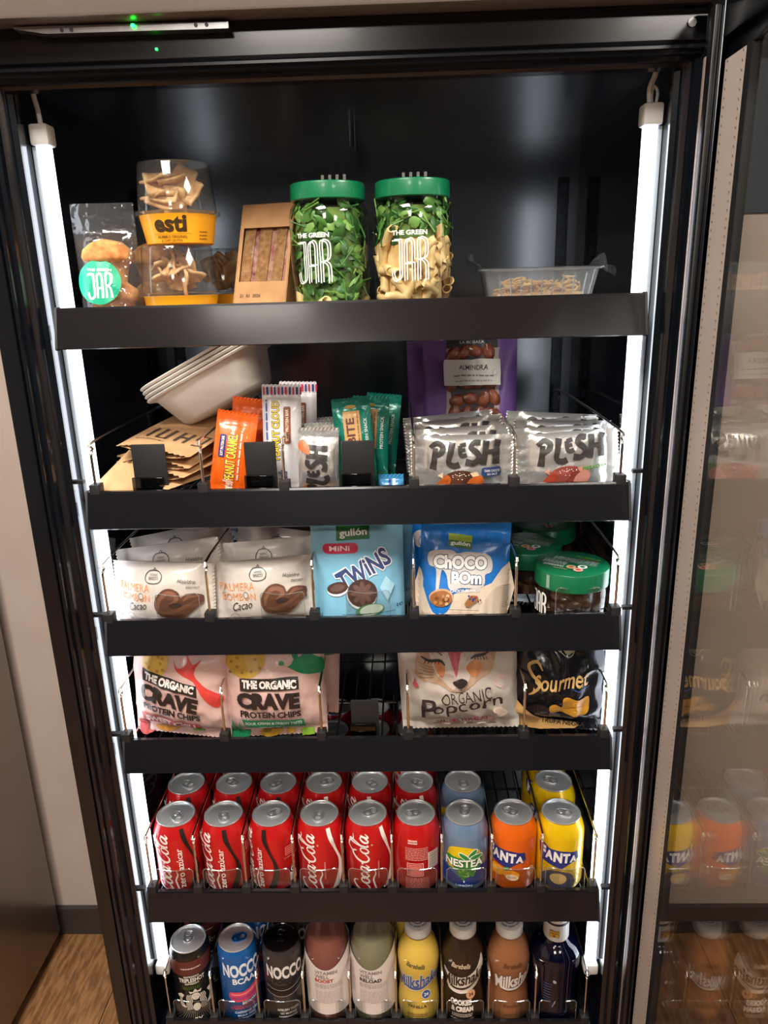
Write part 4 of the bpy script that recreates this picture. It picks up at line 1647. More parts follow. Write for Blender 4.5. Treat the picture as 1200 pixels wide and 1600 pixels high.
def crisp_art(chili):
    def art(p):
        if chili:
            p.ell(.30, .80, .145, .125, 'd9b04c')
            for k in range(12):
                p.ell(.30 + .1 * sin(k * 2.4), .80 + .08 * cos(k * 1.7), .02, .014, 'b98a34', 0, 6)
                p.h -= p.step
            p.poly([(.50, .83), (.56, .77), (.64, .81), (.60, .93), (.66, .84), (.71, .80), (.78, .84), (.72, .73), (.84, .60), (.97, .50), (.92, .40), (.82, .49), (.72, .66), (.56, .74)], 'd8443c', 3)
        else:
            p.ell(.24, .85, .20, .165, 'c9a13c')
            for k in range(16):
                p.ell(.24 + .15 * sin(k * 2.4), .85 + .12 * cos(k * 1.7), .018, .013, 'a07a2a', 0, 6)
                p.h -= p.step
            p.poly([(.60, .80), (.66, .77), (.72, .83), (.64, .95), (.70, .96), (.77, .84), (.83, .90), (.80, 1.0), (.86, .99), (.88, .86), (.98, .80), (1.0, .70), (.96, .67), (.76, .72)], '1d8a5a', 2)
            p.ell(.60, .80, .03, .02, '1d8a5a')
            p.stroke([(.05, .93), (.07, .86)], .0016, INK, 2)
            p.stroke([(.10, .93), (.11, .87)], .0016, INK, 2)
            p.poly([(.52, .93), (.60, .93), (.60, .98), (.53, .98)], 'c9a13c', 3)
        r = -11 if chili else -2
        x = .46 if chili else .47
        p.poly([(x - .29, .575 + .055 * (r < -5)), (x + .29, .575 - .06 * (r < -5)), (x + .29, .685 - .06 * (r < -5)), (x - .29, .685 + .055 * (r < -5))], '2c2724')
        p.text('THE ORGANIC', x, .63, .54, .075, 'ece3dc', .055, 0, r)
        p.text('CRAVE', x - .02, .475, .62, .165, INK, .065, 0, r * 1.1)
        p.text('PROTEIN CHIPS', x - .01, .335, .60, .07, INK, .04, 0, r * .9)
        if chili:
            p.poly([(.12, .30), (.72, .215), (.70, .115), (.11, .20)], 'b93f40')
            p.text('SWEET CHILI', .41, .21, .52, .075, 'f2d6ce', .045, 0, -8)
            p.poly([(.05, .18), (.14, .17), (.12, .05), (.2, .06), (.1, .0), (.03, .03)], 'b03e3c', 2)
            p.poly([(.2, .12), (.34, .15), (.46, .11), (.36, .06), (.24, .07)], 'c98a3a', 3)
            p.poly([(.62, .15), (.74, .15), (.72, .10), (.6, .09)], '7cae3c')
        else:
            p.poly([(.17, .285), (.78, .255), (.79, .155), (.20, .195)], '1d8a5a')
            p.text('SOUR CREAM & ONION TASTE', .48, .232, .56, .035, 'd6e6da', .04, 0, -2.5)
            p.lines(.25, .17, .74, .20, 1, .001, 'b8d8c4', 3)
            p.poly([(.02, .06), (.02, .20), (.05, .11), (.08, .28), (.10, .12), (.15, .26), (.15, .12), (.22, .15), (.22, .05), (.1, .03)], '1d8a5a', 2)
            p.ell(.44, .10, .12, .065, 'c49a34', 12)
            p.ell(.40, .11, .05, .03, '96702a', 12)
            p.poly([(.58, .09), (.64, .12), (.68, .09), (.63, .06)], 'c9a13c', 3)
            p.poly([(.74, .11), (.86, .12), (.87, .04), (.74, .03)], '86b83a')
            p.stroke([(.57, .17), (.60, .14), (.60, .11)], .001, INK, 3)
    return art


def crisp_bag(label, chili, seed, x, y, rx, ry, rz, art=True):
    o = bag('crisp_bag', label, 'crisp bag', .134, .149, .056, PINK, 'pillow', .011, .0048, seed, .05, 0, 'pink crisp bags', crisp_art(chili) if art else None, O=(-.067, -.008))
    return place(o, x, y, z4 + .003, rx, ry, rz)


crisp_bag('pink crisp bag with red splash and red banner at the far left', True, 71, -.2465, .040, -4, 2, -8)
crisp_bag('pink crisp bag standing behind the red splash one', True, 74, -.243, .096, -3, -2, 6)
crisp_bag('pink crisp bag with green splash and green banner, in front', False, 72, -.1195, .040, -4, 0, 4)
crisp_bag('pink crisp bag hidden behind the green splash one, its corners showing', False, 73, -.109, .098, -4, 3, -4)

POPW = film('ivory_film', 'cfc6bb', .42, 0, .15, (30, .5, 3))


def popcorn_art(p):
    ink_ = '33292a'
    O0 = p.O
    p.O = (O0[0], O0[1] - .017)
    # fox face
    p.poly([(.16, .88), (.14, .72), (.22, .66), (.33, .64), (.42, .575), (.50, .56), (.58, .585), (.66, .66), (.74, .70), (.80, .76), (.78, 1.0), (.18, 1.0)], 'c2a288', 2)
    p.poly([(.30, 1.0), (.29, .80), (.38, .66), (.46, .585), (.54, .58), (.60, .68), (.64, .80), (.62, 1.0)], 'd9ccc2', 3)
    p.poly([(.16, 1.0), (.16, .90), (.28, .925), (.40, .955), (.42, 1.0)], 'c46a7a', 2)
    p.poly([(.42, 1.0), (.44, .86), (.47, .76), (.49, .70), (.51, .76), (.53, .86), (.56, 1.0)], 'cf5f66', 2)
    p.poly([(.30, .82), (.38, .84), (.40, .76), (.36, .70)], 'd8905e', 3)
    p.poly([(.58, .78), (.66, .84), (.72, .78), (.64, .70)], 'd8905e', 3)
    for k in range(5):
        p.stroke([(.17, .70 + k * .03), (.24, .69 + k * .025), (.30, .70 + k * .02)], .001, '96745c', 3)
        p.h -= p.step
    for e in ([(.20, .865), (.27, .835), (.36, .835), (.40, .80)], [(.62, .845), (.66, .865), (.72, .875), (.77, .90)]):
        p.stroke(e, .0035, ink_, 4, [.4, 1, 1, .5])
    for e in ([(.20, .93), (.30, .925), (.38, .88)], [(.62, .91), (.70, .95), (.77, .96)]):
        p.stroke(e, .0016, '6a5048', 4)
    for k in range(5):
        p.stroke([(.24 + k * .03, .838), (.225 + k * .03, .808)], .001, ink_, 1)
        p.stroke([(.65 + k * .025, .862), (.66 + k * .025, .835)], .001, ink_, 1)
    p.poly([(.47, .665), (.53, .69), (.585, .665), (.565, .625), (.525, .605), (.49, .625)], ink_, 3)
    p.stroke([(.525, .605), (.525, .585)], .0012, ink_, 1)
    p.stroke([(.48, .575), (.525, .568), (.57, .58)], .0012, ink_, 3)
    p.ell(.145, .62, .022, .026, 'c4525a')
    p.poly([(.135, .64), (.155, .64), (.147, .69)], 'c4525a')
    for r_ in (.055, .035):
        p.ell(.86, .64, r_, r_, 'dcb9b2', hole=.85)
    p.O = O0
    p.text('ORGANIC', .57, .405, .42, .115, ink_, -.004, 0, 7)
    p.text('P', .245, .275, .12, .21, ink_, .01, .1, 4)
    p.text('opcorn', .57, .285, .60, .125, ink_, .005, .1, 8)
    p.text('SAL DEL HIMALAYA', .54, .155, .48, .05, 'a33a62', .03, 0, 5)
    for k in range(9):
        p.ell(.82 + .055 * sin(k * 2.2), .19 + .05 * cos(k * 1.9), .042, .036, ('e3d6c8', 'cbb6a4', 'd9b4aa')[k % 3], 0, 9)
    for k in range(10):
        p.ell(.30 + k * .05 + .02 * sin(k * 3), .085 + .02 * cos(k * 2), .04, .032, ('cbb9aa', 'b9a696', 'd6c8ba')[k % 3], 0, 9)


o = bag('popcorn_bag', 'ivory popcorn bag with a fox face, standing right of the black plate', 'popcorn bag', .156, .149, .056, POPW, 'pillow', .012, .005, 81, .05, 0, None, popcorn_art)
place(o, .1265, .048, z4 + .003, -3, -3, -4)
DARKF = film('black_film', '121319', .26, .2, .4, (30, .7, 3))
o = bag('dark_crisp_bag', 'black crisp bag standing hidden behind the ivory popcorn bag', 'crisp bag', .120, .147, .05, DARKF, 'pillow', .012, .003, 84, .05)
place(o, .150, .112, z4 + .003, -3, 4, 6)


def dark_art(p):
    au = 'c9a05a'
    p.text('Sourmet', .50, .52, .58, .15, 'd0a868', .015, .25, 10)
    p.stroke([(.30, .60), (.24, .67), (.16, .63), (.20, .55), (.28, .48), (.22, .40), (.17, .37)], .004, 'd0a868', 5, [.5, 1, 1, 1, 1, 1, .4])
    p.stroke([(.62, .46), (.70, .44), (.80, .48)], .002, '2f4a8a', 4, [.3, 1, .3])
    p.poly([(.40, .27), (.46, .30), (.53, .27), (.53, .36), (.60, .38), (.70, .35), (.80, .38), (.82, .28), (.80, .20), (.70, .17), (.60, .19), (.52, .22), (.42, .20)], 'd3982e', 3)
    p.stroke([(.57, .25), (.66, .28), (.76, .27)], .0025, 'a8711c', 4, [.3, 1, .3])
    p.stroke([(.43, .24), (.52, .25)], .002, 'e6bb62', 3)
    p.poly([(.0, .36), (.08, .28), (.24, .15), (.44, .075), (.70, .06), (.70, .0), (.0, .0)], 'c99f63', 2)
    p.text('TRUFA NEGRA', .58, .05, .46, .045, '3a2c1c', .02, 0, -4)
    p.poly([(.50, .80), (.60, .90), (.70, .93), (.68, .84), (.56, .74)], 'aeb08c', 3)
    p.poly([(.46, .76), (.52, .82), (.50, .88), (.42, .84)], 'b98a3c', 3)
    p.stroke([(.46, .78), (.56, .72), (.62, .78), (.55, .88), (.47, .86)], .0009, 'b9c08c', 4, closed=True)


o = bag('dark_crisp_bag', 'black crisp bag with gold lettering beside the right light tube, in front', 'crisp bag', .126, .150, .056, DARKF, 'pillow', .014, .0075, 82, .06, 0, 'black crisp bags', dark_art)
place(o, .2525, .048, z4 + .003, -6, 2, -4)
o = bag('dark_crisp_bag', 'black crisp bag behind the gold lettered one, beside the right light tube', 'crisp bag', .122, .146, .05, DARKF, 'pillow', .014, .004, 83, .06, 0, 'black crisp bags', dark_art)
place(o, .250, .112, z4 + .003, -4, 2, 6)

# ------------------------------------------------------------------ cans on the fifth shelf
EYE = (.0576, -.8188)


def turn(x, y, u_mm, r_mm):
    """rotation that brings the point u_mm along the label to face where the photographer stood"""
    return math.atan2(EYE[0] - x, y - EYE[1]) - u_mm / r_mm


def lid_mesh(rim, zt):
    r = rim
    m = MB().lathe([(r - .001, zt - .0028), (r, zt - .0012), (r - .0003, zt - .0002), (r - .0012, zt), (r - .0021, zt - .0006), (r - .0028, zt - .0045), (r - .0042, zt - .0062), (r - .0056, zt - .0045), (r - .0064, zt - .0036), (0, zt - .0036)], 44)
    e = [(.0095 * cos(2 * pi * k / 20), -.0075 + .0078 * sin(2 * pi * k / 20), zt - .0035) for k in range(20)]
    m.tube(e, .0006, 5, closed=True)
    e = [((r - .0088) * cos(2 * pi * k / 30), (r - .0088) * sin(2 * pi * k / 30), zt - .0036) for k in range(30)]
    m.tube(e, .0004, 5, closed=True)
    return m


def tab_mesh(zt):
    def oval(a, b0, b1, n=10):
        pts = []
        for k in range(n + 1):
            q = pi * k / n
            pts.append((a * cos(q), b1 - a + a * sin(q)))
        for k in range(n + 1):
            q = pi + pi * k / n
            pts.append((a * cos(q), b0 + a + a * sin(q)))
        return pts
    hole = [(.0044 * cos(2 * pi * k / 14), .0095 + .0038 * sin(2 * pi * k / 14)) for k in range(14)]
    hole2 = [(.0036 * cos(2 * pi * k / 12), .0002 + .0034 * sin(2 * pi * k / 12)) for k in range(12)]
    m = MB().prism([oval(.0072, -.0062, .0152), hole[::-1], hole2[::-1]], zt - .0022, zt - .0014, 'z')
    m.tube([(x, y, zt - .0017) for x, y in oval(.0072, -.0062, .0152)], .0008, 6, closed=True)
    m.tube([(x, y, zt - .0017) for x, y in hole], .0006, 6, closed=True)
    return m


def rivet_mesh(zt):
    return MB().lathe([(.0032, zt - .0036), (.003, zt - .0018), (.002, zt - .0012), (0, zt - .0014)], 16)


RC, HC = .0331, .1152
CAN = [(.0, .006), (.018, .0045), (.0225, .0), (.0245, .0005), (.0318, .0085), (RC, .0125), (RC, .0905), (.0326, .0945), (.0300, .1035), (.0272, .1105), (.0264, .1125)]
LID, TAB, RIVET = lid_mesh(.0271, HC).mesh('lid', TINM), tab_mesh(HC).mesh('pull_tab', TABM), rivet_mesh(HC).mesh('rivet', TINM)


def paint(name, c, metal=.35):
    return mat('can_' + name, c, .28, metal, coat=.35)


def can(label, colr, art, prof=CAN, lid=(LID, TAB, RIVET), tab=0, group=None, mesh={}):
    t = thing('drink_can', label, 'can', group=group)
    key = (colr.name, id(prof))
    if key not in mesh:
        mesh[key] = MB().lathe(prof, 48, top=False).mesh('body', colr)
    link('body', mesh[key], t)
    link('lid', lid[0], t)
    tb = link('pull_tab', lid[1], t, None, (0, 0, R(tab)))
    link('rivet', lid[2], tb)
    if art:
        p = Print(around(prof), (.001, .001), (0, 0), .004)
        art(p)
        p.build('printed_label', t)
    return t


def cola_script(p, cx, cy, length, height, w, col):
    """the flowing two-word script, running up the can"""
    sc, sy = length / 9.9, height / 2.9
    def M(x, y):
        X = x + .28 * y - 5.2
        return (cx - (y - .75) * sy, cy + X * sc)
    def q(pts, tp=None, ww=1.):
        p.stroke(pts, w * ww, col, 5, tp, M=M)
    C = [(1.75, 1.55), (1.55, 1.95), (1.0, 2.1), (.35, 1.5), (.15, .7), (.5, .08), (1.1, .0), (1.6, .45)]
    T = [.6, .9, 1.3, 1.5, 1.5, 1.2, .9, .5]
    q(C, T)
    q([(1.1, .02), (.3, -.25), (-.2, -.75), (.3, -1.0), (1.5, -.75), (2.6, -.55), (3.6, -.85), (4.3, -.7)], [.7, .9, 1, 1.1, 1.1, 1, .8, .3])
    q([(5.2 + a, b) for a, b in C], T)
    q([(6.9, 1.6), (6.6, 2.2), (7.1, 2.75), (7.9, 2.6), (8.6, 2.05), (9.2, 2.2)], [.6, .9, 1.1, 1.2, .9, .3])
    for ox in (2.2, 7.4):
        q([(ox + .42 * cos(k), .5 + .52 * sin(k)) for k in [2 * pi * i / 9 + .8 for i in range(9)]] + [(ox + .42 * cos(.8), .5 + .52 * sin(.8)), (ox + .75, .78)], [1.1, .8, .9, 1.3, 1.4, 1.2, .8, .9, 1, .9, .5])
    q([(3.45, .78), (3.2, 1.0), (2.9, .75), (2.88, .3), (3.2, .02), (3.6, .35)], [.8, .9, 1.2, 1.3, 1, .6])
    for ox in (4.15, 9.2):
        q([(ox + .35, .85), (ox, 1.02), (ox - .35, .6), (ox - .3, .12), (ox + .02, .05), (ox + .35, .6)], [.6, .9, 1.3, 1.3, 1, .7])
        q([(ox + .42, 1.02), (ox + .36, .5), (ox + .42, .08), (ox + .62, .05), (ox + .85, .4)], [1.1, 1.2, 1.2, .9, .4])
    q([(5.0, .75), (5.3, .82)], [1, 1])
    q([(8.05, .5), (8.5, 1.5), (8.6, 2.3), (8.35, 2.45), (8.2, 1.8), (8.2, .5), (8.3, .05), (8.55, .12)], [.5, .8, .9, 1, 1.3, 1.4, 1.1, .6])


CR = 'efe4dc'


def cola_art(zero):
    def art(p):
        cola_script(p, -6, 56, 96, 31, .0022, CR)
        wave = '1d1413' if zero else 'efe4dc'
        p.stroke([(23.5, 110), (25, 96), (31, 76), (37, 58), (38.5, 42), (35, 26), (29, 12), (27, 6)], .0075, wave, 6, [.85, .8, .45, .55, 1.0, 1.15, 1.1, .9])
        if zero:
            p.text('zero azúcar', 16.5, 50, 66, 8, CR, .012, 0, 90)
            p.rrect(52, 66, 68, 80, .0015, 'd89a92')
            p.rrect(52.8, 66.8, 67.2, 79.2, .0012, 'c21a1a')
            p.lines(54, 68, 66, 78, 3, .0012, 'd89a92', 3)
            p.lines(50, 61, 72, 64, 1, .001, 'd89a92', 4)
            p.rrect(57, 18, 67, 46, .004, 'e2dcd6')
            p.ell(62, 39.5, 6, 6.5, '1a1414')
            p.ell(62, 39.5, 4, 4.4, 'f0e8e2', hole=.6)
            p.rect(61.4, 39, 62.6, 44, 'f0e8e2')
            p.lines(58.5, 20, 65.5, 32, 5, .0011, '3a3030', 5)
        else:
            p.text('SABOR ORIGINAL', 15, 46, 30, 1.8, 'e0b0a8', .02, 0, 90)
            p.ell(7, 89, 1.2, 1.2, CR, hole=.6)
        # back of the label
        p.lines(88, 62, 118, 84, 8, .0010, 'e2b2aa', 7)
        p.rrect(90, 36, 112, 58, .001, 'e2b2aa')
        p.rrect(91, 37, 111, 57, .001, 'c21a1a')
        p.lines(92, 38, 110, 56, 7, .0011, 'e2b2aa', 8)
        p.lines(88, 12, 120, 34, 10, .0009, 'd8908a', 9)
        p.rect(118, 46, 134, 74, 'e6d6cc')
        for k in range(16):
            p.rect(119, 47 + k * 1.65, 133, 47.9 + k * 1.65 - (.3 if k % 3 else 0), '2a1414')
            p.h -= p.step
        p.text('RECLAME', 104, 7, 20, 3.4, 'efd6cc', .03)
        p.lines(92, 90, 104, 97, 2, .0022, 'e6c2ba', 2)
    return art


def nestea_art(p):
    p.O = (0, .006)
    p.poly([(-52, 12.5), (52, 12.5), (52, 34), (30, 42), (0, 24), (-30, 42), (-52, 34)], '20408c', 0)
    p.poly([(-20, 40), (-22, 62), (-15, 74), (2, 77), (20, 72), (27, 63), (27, 45), (12, 42)], 'e8c514', 3)
    p.poly([(-22, 60), (-18, 46), (-8, 38), (-4, 30), (2, 20), (8, 32), (16, 26), (20, 38), (27, 44), (28, 62), (16, 65), (-4, 58)], '3f9a34', 3)
    rg = random.Random(2)
    for k in range(16):
        p.ell(4 + rg.uniform(-11, 13), 33 + rg.uniform(-8, 8), 2.6, 1.2, ('7cc04a', '2c7a2a', 'a6d05a')[k % 3], rg.uniform(0, 180), 7)
    for c, a, b, r_ in (('f2f2ea', 14, 67, 48), ('f2f2ea', 3, 63, 140), ('f2f2ea', 19, 62, 10)):
        p.ell(a, b, 9.5, 4.2, c, r_, 16)
        p.ell(a, b, 8.2, 3.0, '2c8a3a', r_, 16)
    p.text('NESTEA', 3, 52, 50, 12.5, 'f6f4ee', .03, 0, 0, .06, out=('2c7a34', .03))
    p.text('LIMÓN', 3, 15.5, 21, 4.2, 'b9cdea', .02)
    p.ell(3, 22, 1, 2, 'b9cdea')


def fanta_art(orange):
    def art(p):
        cy = 66
        p.poly([(-29, cy + 13), (-21, cy + 16), (-12, cy + 10), (12, cy + 9), (20, cy + 7), (29, cy + 6), (31, cy - 6), (16, cy - 13), (6, cy - 20), (-6, cy - 17), (-22, cy - 13), (-28, cy - 2)], '27307c', 0)
        for ch, x, h_, w_, y in (('F', -21, 19, 8.5, 2), ('A', -11.5, 15, 11, 0), ('N', .5, 17, 11.5, -1), ('T', 11.5, 16, 10, -1.5), ('A', 21.5, 11, 10.5, -3.5)):
            p.text(ch, x, cy + y, w_, h_, 'f2efe8', .06, 0, -3, out=('27307c', .05))
        if orange:
            p.ell(-10, 40, 12, 9, 'f6a21c')
            p.ell(-13, 42, 5, 3.5, 'f9c252', 20)
            p.ell(10, 38, 12, 7, 'f0971a', -10)
            p.poly([(0, 46), (5, 50), (9, 47), (4, 43)], '4f9a3c', 3)
            p.ell(12, 33, 8.5, 5, 'f0dcb8', -4)
            p.lines(6, 31, 18, 35, 2, .0012, 'c98a4a', 2)
            p.ell(38, 40, 6, 8, 'f6c89a', hole=.8)
            p.lines(33, 34, 43, 46, 4, .0012, 'f6d2ac', 3)
        else:
            # plain dark label panel
            p.poly([(-22, 10), (-23, 34), (-12, 44), (12, 46), (24, 38), (24, 12)], 'c9a23a', 2)
            p.poly([(-20, 14), (-20, 32), (-8, 42), (10, 42), (22, 34), (22, 15)], '4a4a5a', 2)
            p.ell(2, 30, 11, 9, 'd0b070')
            p.lines(-14, 5, 16, 10, 1, .0022, 'd8c27a', 3)
    return art


y5 = [.048, .1165, .185, .2535, .322]
z5 = Z[5] + .003
RED = paint('red', 'c5191b', .25)
FRONT = [  # column, art, point of the label that faces the lens (mm), tab angle
    (0, True, 19, 215), (1, True, 26, 200), (2, True, 38, 300), (3, False, 12, 175), (4, False, 3, 300), (5, False, 103, 100)]
ordw = ['first', 'second', 'third', 'fourth', 'fifth', 'sixth']
desc = ['sideways script at its left edge', 'black ribbon down the middle', 'framed seal at its right', 'pale script and a white ribbon', 'large pale script facing straight out', 'bar code and small print facing out']
rg = random.Random(12)
cz = can('red cola can', RED, cola_art(True))
cn = can('red cola can', RED, cola_art(False))


def put_can(src, label, x, y, z, rz, tab, group, used=[]):
    o = src if src.name not in used else dup(src, label)
    used.append(src.name)
    o['label'] = label
    if group:
        o['group'] = group
    elif 'group' in o:
        del o['group']
    o.location = (x, y, z)
    o.rotation_euler = (0, 0, rz)
    for c in o.children:
        if c.name.startswith('pull_tab'):
            c.rotation_euler = (0, 0, R(tab) - rz)
    return o


for i, zr, u, tab in FRONT:
    put_can(cz if zr else cn, 'red cola can, %s in the front row, %s' % (ordw[i], desc[i]), CX[i], y5[0], z5, turn(CX[i], y5[0], u, 33.1), tab, 'red cola cans')
rown = ['front', 'second', 'third', 'fourth', 'hindmost']
for r in (1, 2, 3, 4):
    for i in range(6):
        if r > 2 and i not in (2, 3, 4, 5):
            continue
        x = CX[i] + rg.uniform(-.001, .001) - (.004 if r == 1 and i == 0 else 0)
        put_can(cz if i < 3 else cn, 'red cola can in the %s row, %s column from the left' % (rown[r], ordw[i]), x, y5[r], z5, turn(x, y5[r], (24, 20, 26, 22, 26, 14)[i], 33.1), rg.uniform(0, 360), 'red cola cans')
NB = paint('pale_blue', '7d9cc0', .45)
ne = can('pale blue lemon tea can', NB, nestea_art)
put_can(ne, 'pale blue lemon tea can in the front row', CX[6], y5[0], z5, turn(CX[6], y5[0], 3, 33.1), 350, 'pale blue tea cans')
put_can(ne, 'pale blue lemon tea can behind the front one', CX[6] + .003, y5[1], z5, turn(CX[6], y5[1], 20, 33.1), 185, 'pale blue tea cans')
OR = paint('orange', 'ee6a12', .2)
o = can('orange soda can standing alone in its column', OR, fanta_art(True))
put_can(o, 'orange soda can standing alone in its column', CX[7], y5[0], z5, turn(CX[7], y5[0], 11, 33.1), 60, None)
YE = paint('yellow', 'edc40c', .2)
ye = can('yellow lemon soda can', YE, fanta_art(False))
for r in range(3):
    x = CX[8] + (-.002, .001, 0)[r]
    put_can(ye, 'yellow lemon soda can, ' + ('in the front row', 'second from the front', 'third from the front')[r], x, y5[r], z5, turn(x, y5[r], (1, 12, 0)[r], 33.1), (255, 70, 100)[r], 'yellow soda cans')

# ------------------------------------------------------------------ tall cans and bottles on the lowest shelf
z6 = Z[6] + .003
RS, HS = .0290, .1400
SLIM = [(.0, .005), (.018, .004), (.0215, .0), (.0235, .0005), (.028, .007), (RS, .011), (RS, .1285), (.0283, .1315), (.0262, .1365), (.0256, .138)]
SL = (lid_mesh(.0262, HS).mesh('lid', TINM), tab_mesh(HS).mesh('pull_tab', TABM), rivet_mesh(HS).mesh('rivet', TINM))
BLU = mat('blue_tab', '2d6fb8', .25, .8)
BLK = mat('black_lid', '0d0d0f', .18, .3, coat=.5)
SLB = (SL[0], tab_mesh(HS).mesh('pull_tab', BLU), rivet_mesh(HS).mesh('rivet', BLU))
SLK = (lid_mesh(.0262, HS).mesh('lid', BLK), tab_mesh(HS).mesh('pull_tab', BLK), rivet_mesh(HS).mesh('rivet', BLK))


def coffee_art(p):
    p.poly([(-91, 126), (91, 126), (91, 108), (60, 100), (-60, 100), (-91, 108)], '5a2a24')
    p.lines(-14, 111, 15, 114, 1, .0022, 'cdb6a4', 3)
    p.text('ESPRESSO', 0, 97.5, 22, 3, 'd9d2c6', .03)
    p.text('TRIPLESHOT', 0, 91, 38, 8, 'e4ddd0', .03)
    p.text('ESPRESSO', 0, 84.5, 20, 3, 'd9d2c6', .03)
    for k in range(9):
        p.stroke([(-12 + k * 2.5, 74), (-14 + k * 3, 80)], .0007, '4f7a2c', 1)
    # round emblem: crowned figure with wavy hair and two fish tails
    ec = 'd3cabb'
    cx, cy = 3, 52
    for k in range(26):
        q = R(200 + k * 5.6)
        p.stroke([(cx + 20 * cos(q), cy - 2 + 17 * sin(q)), (cx + 46 * cos(q), cy - 4 + 46 * sin(q))], .0007, '8a8478', 1)
        p.h -= p.step
    p.poly([(cx - 7, cy + 15), (cx - 9, cy + 20), (cx - 3.5, cy + 18), (cx, cy + 23), (cx + 3.5, cy + 18), (cx + 9, cy + 20), (cx + 7, cy + 15), (cx, cy + 17)], ec)
    p.ell(cx, cy + 9, 5.5, 6.8, ec)
    for sx in (-1, 1):
        p.stroke([(cx + sx * 1.4, cy + 11), (cx + sx * 3.2, cy + 10.6)], .0006, '2a2a24', 1)
        for k in range(4):
            a = 6.2 + k * 2.1
            p.stroke([(cx + sx * (a - 2), cy + 14), (cx + sx * a, cy + 8), (cx + sx * (a - 1), cy + 2), (cx + sx * (a + .8), cy - 4), (cx + sx * (a - .6), cy - 10), (cx + sx * (a + .4), cy - 15)], .0011, ec, 4)
        p.poly([(cx + sx * 13, cy - 10), (cx + sx * 17, cy - 4), (cx + sx * 19, cy + 6), (cx + sx * 15.5, cy + 14), (cx + sx * 20, cy + 17), (cx + sx * 25, cy + 13), (cx + sx * 22, cy + 8), (cx + sx * 23.5, cy), (cx + sx * 20, cy - 9)], ec, 2)
        for k in range(5):
            p.stroke([(cx + sx * 17.5, cy - 5 + k * 3.4), (cx + sx * 23, cy - 3 + k * 3.2)], .0008, '2a2a24', 1)
    p.stroke([(cx - 1.4, cy + 5.6), (cx, cy + 5), (cx + 1.4, cy + 5.6)], .0006, '2a2a24', 2)
    p.stroke([(cx, cy + 10), (cx - .4, cy + 7.4)], .0004, '2a2a24', 1)
    p.ell(cx, cy - 8, 4.6, 7.5, ec)
    p.text('3X', 4, 20, 11, 8.5, 'e4ddd0', .03)
    p.text('ESPRESSO', 4, 12.5, 18, 2.6, 'c9c2b4', .03)


def energy_art(dark):
    def art(p):
        if dark:
            p.text('NOCCO', 2, 103, 60, 23, 'dcd6d0', .045)
            p.text('FOCUS', 2, 86, 38, 9, '17171a', .03)
            for y, a in ((77, 6.5), (66, 7.5)):
                p.stroke([(-30, y + 2), (-10, y - 2.5), (10, y - 1), (34, y + 9)], a * .001, '141417', 5, [.7, 1, 1, .7])
                p.stroke([(-30, y + 2 - a * .6), (-10, y - 2.5 - a * .6), (10, y - 1 - a * .6), (34, y + 9 - a * .5)], .0008, 'a8a29c', 5)
            p.stroke([(16, 86), (24, 85), (36, 92)], .002, '141417', 4, [.3, 1, .8])
            p.text('APELSIN YUZU', 2, 33, 32, 4.5, 'c9c3bc', .04)
            p.text('VIT MUSCLE', 2, 26, 24, 3.6, 'c9c3bc', .04)
            p.text('CARBONATED', 2, 20, 28, 3, 'c9c3bc', .04)
            p.text('330 ML', 2, 12, 12, 2.6, 'c9c3bc', .04)
        else:
            p.text('NOCCO', 8, 106, 62, 24, 'dfe4ea', .045)
            p.text('BCAA', 9, 86.5, 34, 11, 'e6eaf0', .035)
            p.poly([(-14, 66), (6, 66), (24, 73), (42, 86), (44, 66), (34, 55), (12, 48), (-13, 50)], 'd8475a', 2)
            p.poly([(-14, 58), (8, 57), (30, 64), (44, 76), (44, 68), (32, 57), (10, 51), (-13, 52)], 'a63a72', 2)
            p.stroke([(-12, 62), (10, 62), (30, 69)], .0016, 'f0a0a0', 4)
            p.text('Miami', 14, 46, 22, 6, 'dfe4ea', .02, .3, 12)
            p.text('STRAWBERRY', 12, 41, 44, 3.5, 'b8405c', .04, 0, 4)
            p.lines(-14, 34, 36, 38, 2, .0014, 'b8405c', 4)
            p.text('CAFFEINE 180', 8, 28, 34, 4.4, 'bcd4ea', .03)
            p.text('BCAA 3000', 8, 22, 26, 3.6, 'bcd4ea', .03)
            p.text('CARBONATED', 8, 16.5, 28, 3, 'bcd4ea', .03)
            p.text('330 ML', 10, 9, 12, 2.6, 'bcd4ea', .03)
    return art


y6 = [.041, .108]
c6 = CX[:]
BRN = paint('dark_coffee', '1a1a16', .2)
tall = 'tall slim cans on the lowest shelf'
co = can('tall dark coffee can', BRN, coffee_art, SLIM, SL)
put_can(co, 'tall dark coffee can with round pale emblem, in front', c6[0] - .003, y6[0], z6 - .002, turn(c6[0], y6[0], 3, 29), 10, tall)
put_can(co, 'tall dark coffee can behind the front one', c6[0] - .001, y6[1], z6 - .002, turn(c6[0], y6[1], 3, 29), 60, tall)
nb = can('tall blue energy can', paint('vivid_blue', '1660a8', .35), energy_art(False), SLIM, SLB)
put_can(nb, 'tall blue energy can with pale block letters, in front', c6[1] + .001, y6[0], z6, turn(c6[1], y6[0], 4, 29), 290, tall)
put_can(nb, 'tall blue energy can behind the front one', c6[1] + .014, y6[1], z6, turn(c6[1], y6[1], -14, 29), 30, tall)
nk = can('tall grey energy can', paint('graphite', '3a3838', .4), energy_art(True), SLIM, SLK)
put_can(nk, 'tall grey energy can with black top, in front', c6[2], y6[0], z6, turn(c6[2], y6[0], 0, 29), 10, tall)
put_can(nk, 'tall grey energy can behind the front one', c6[2] + .012, y6[1], z6, turn(c6[2], y6[1], -16, 29), 200, tall)


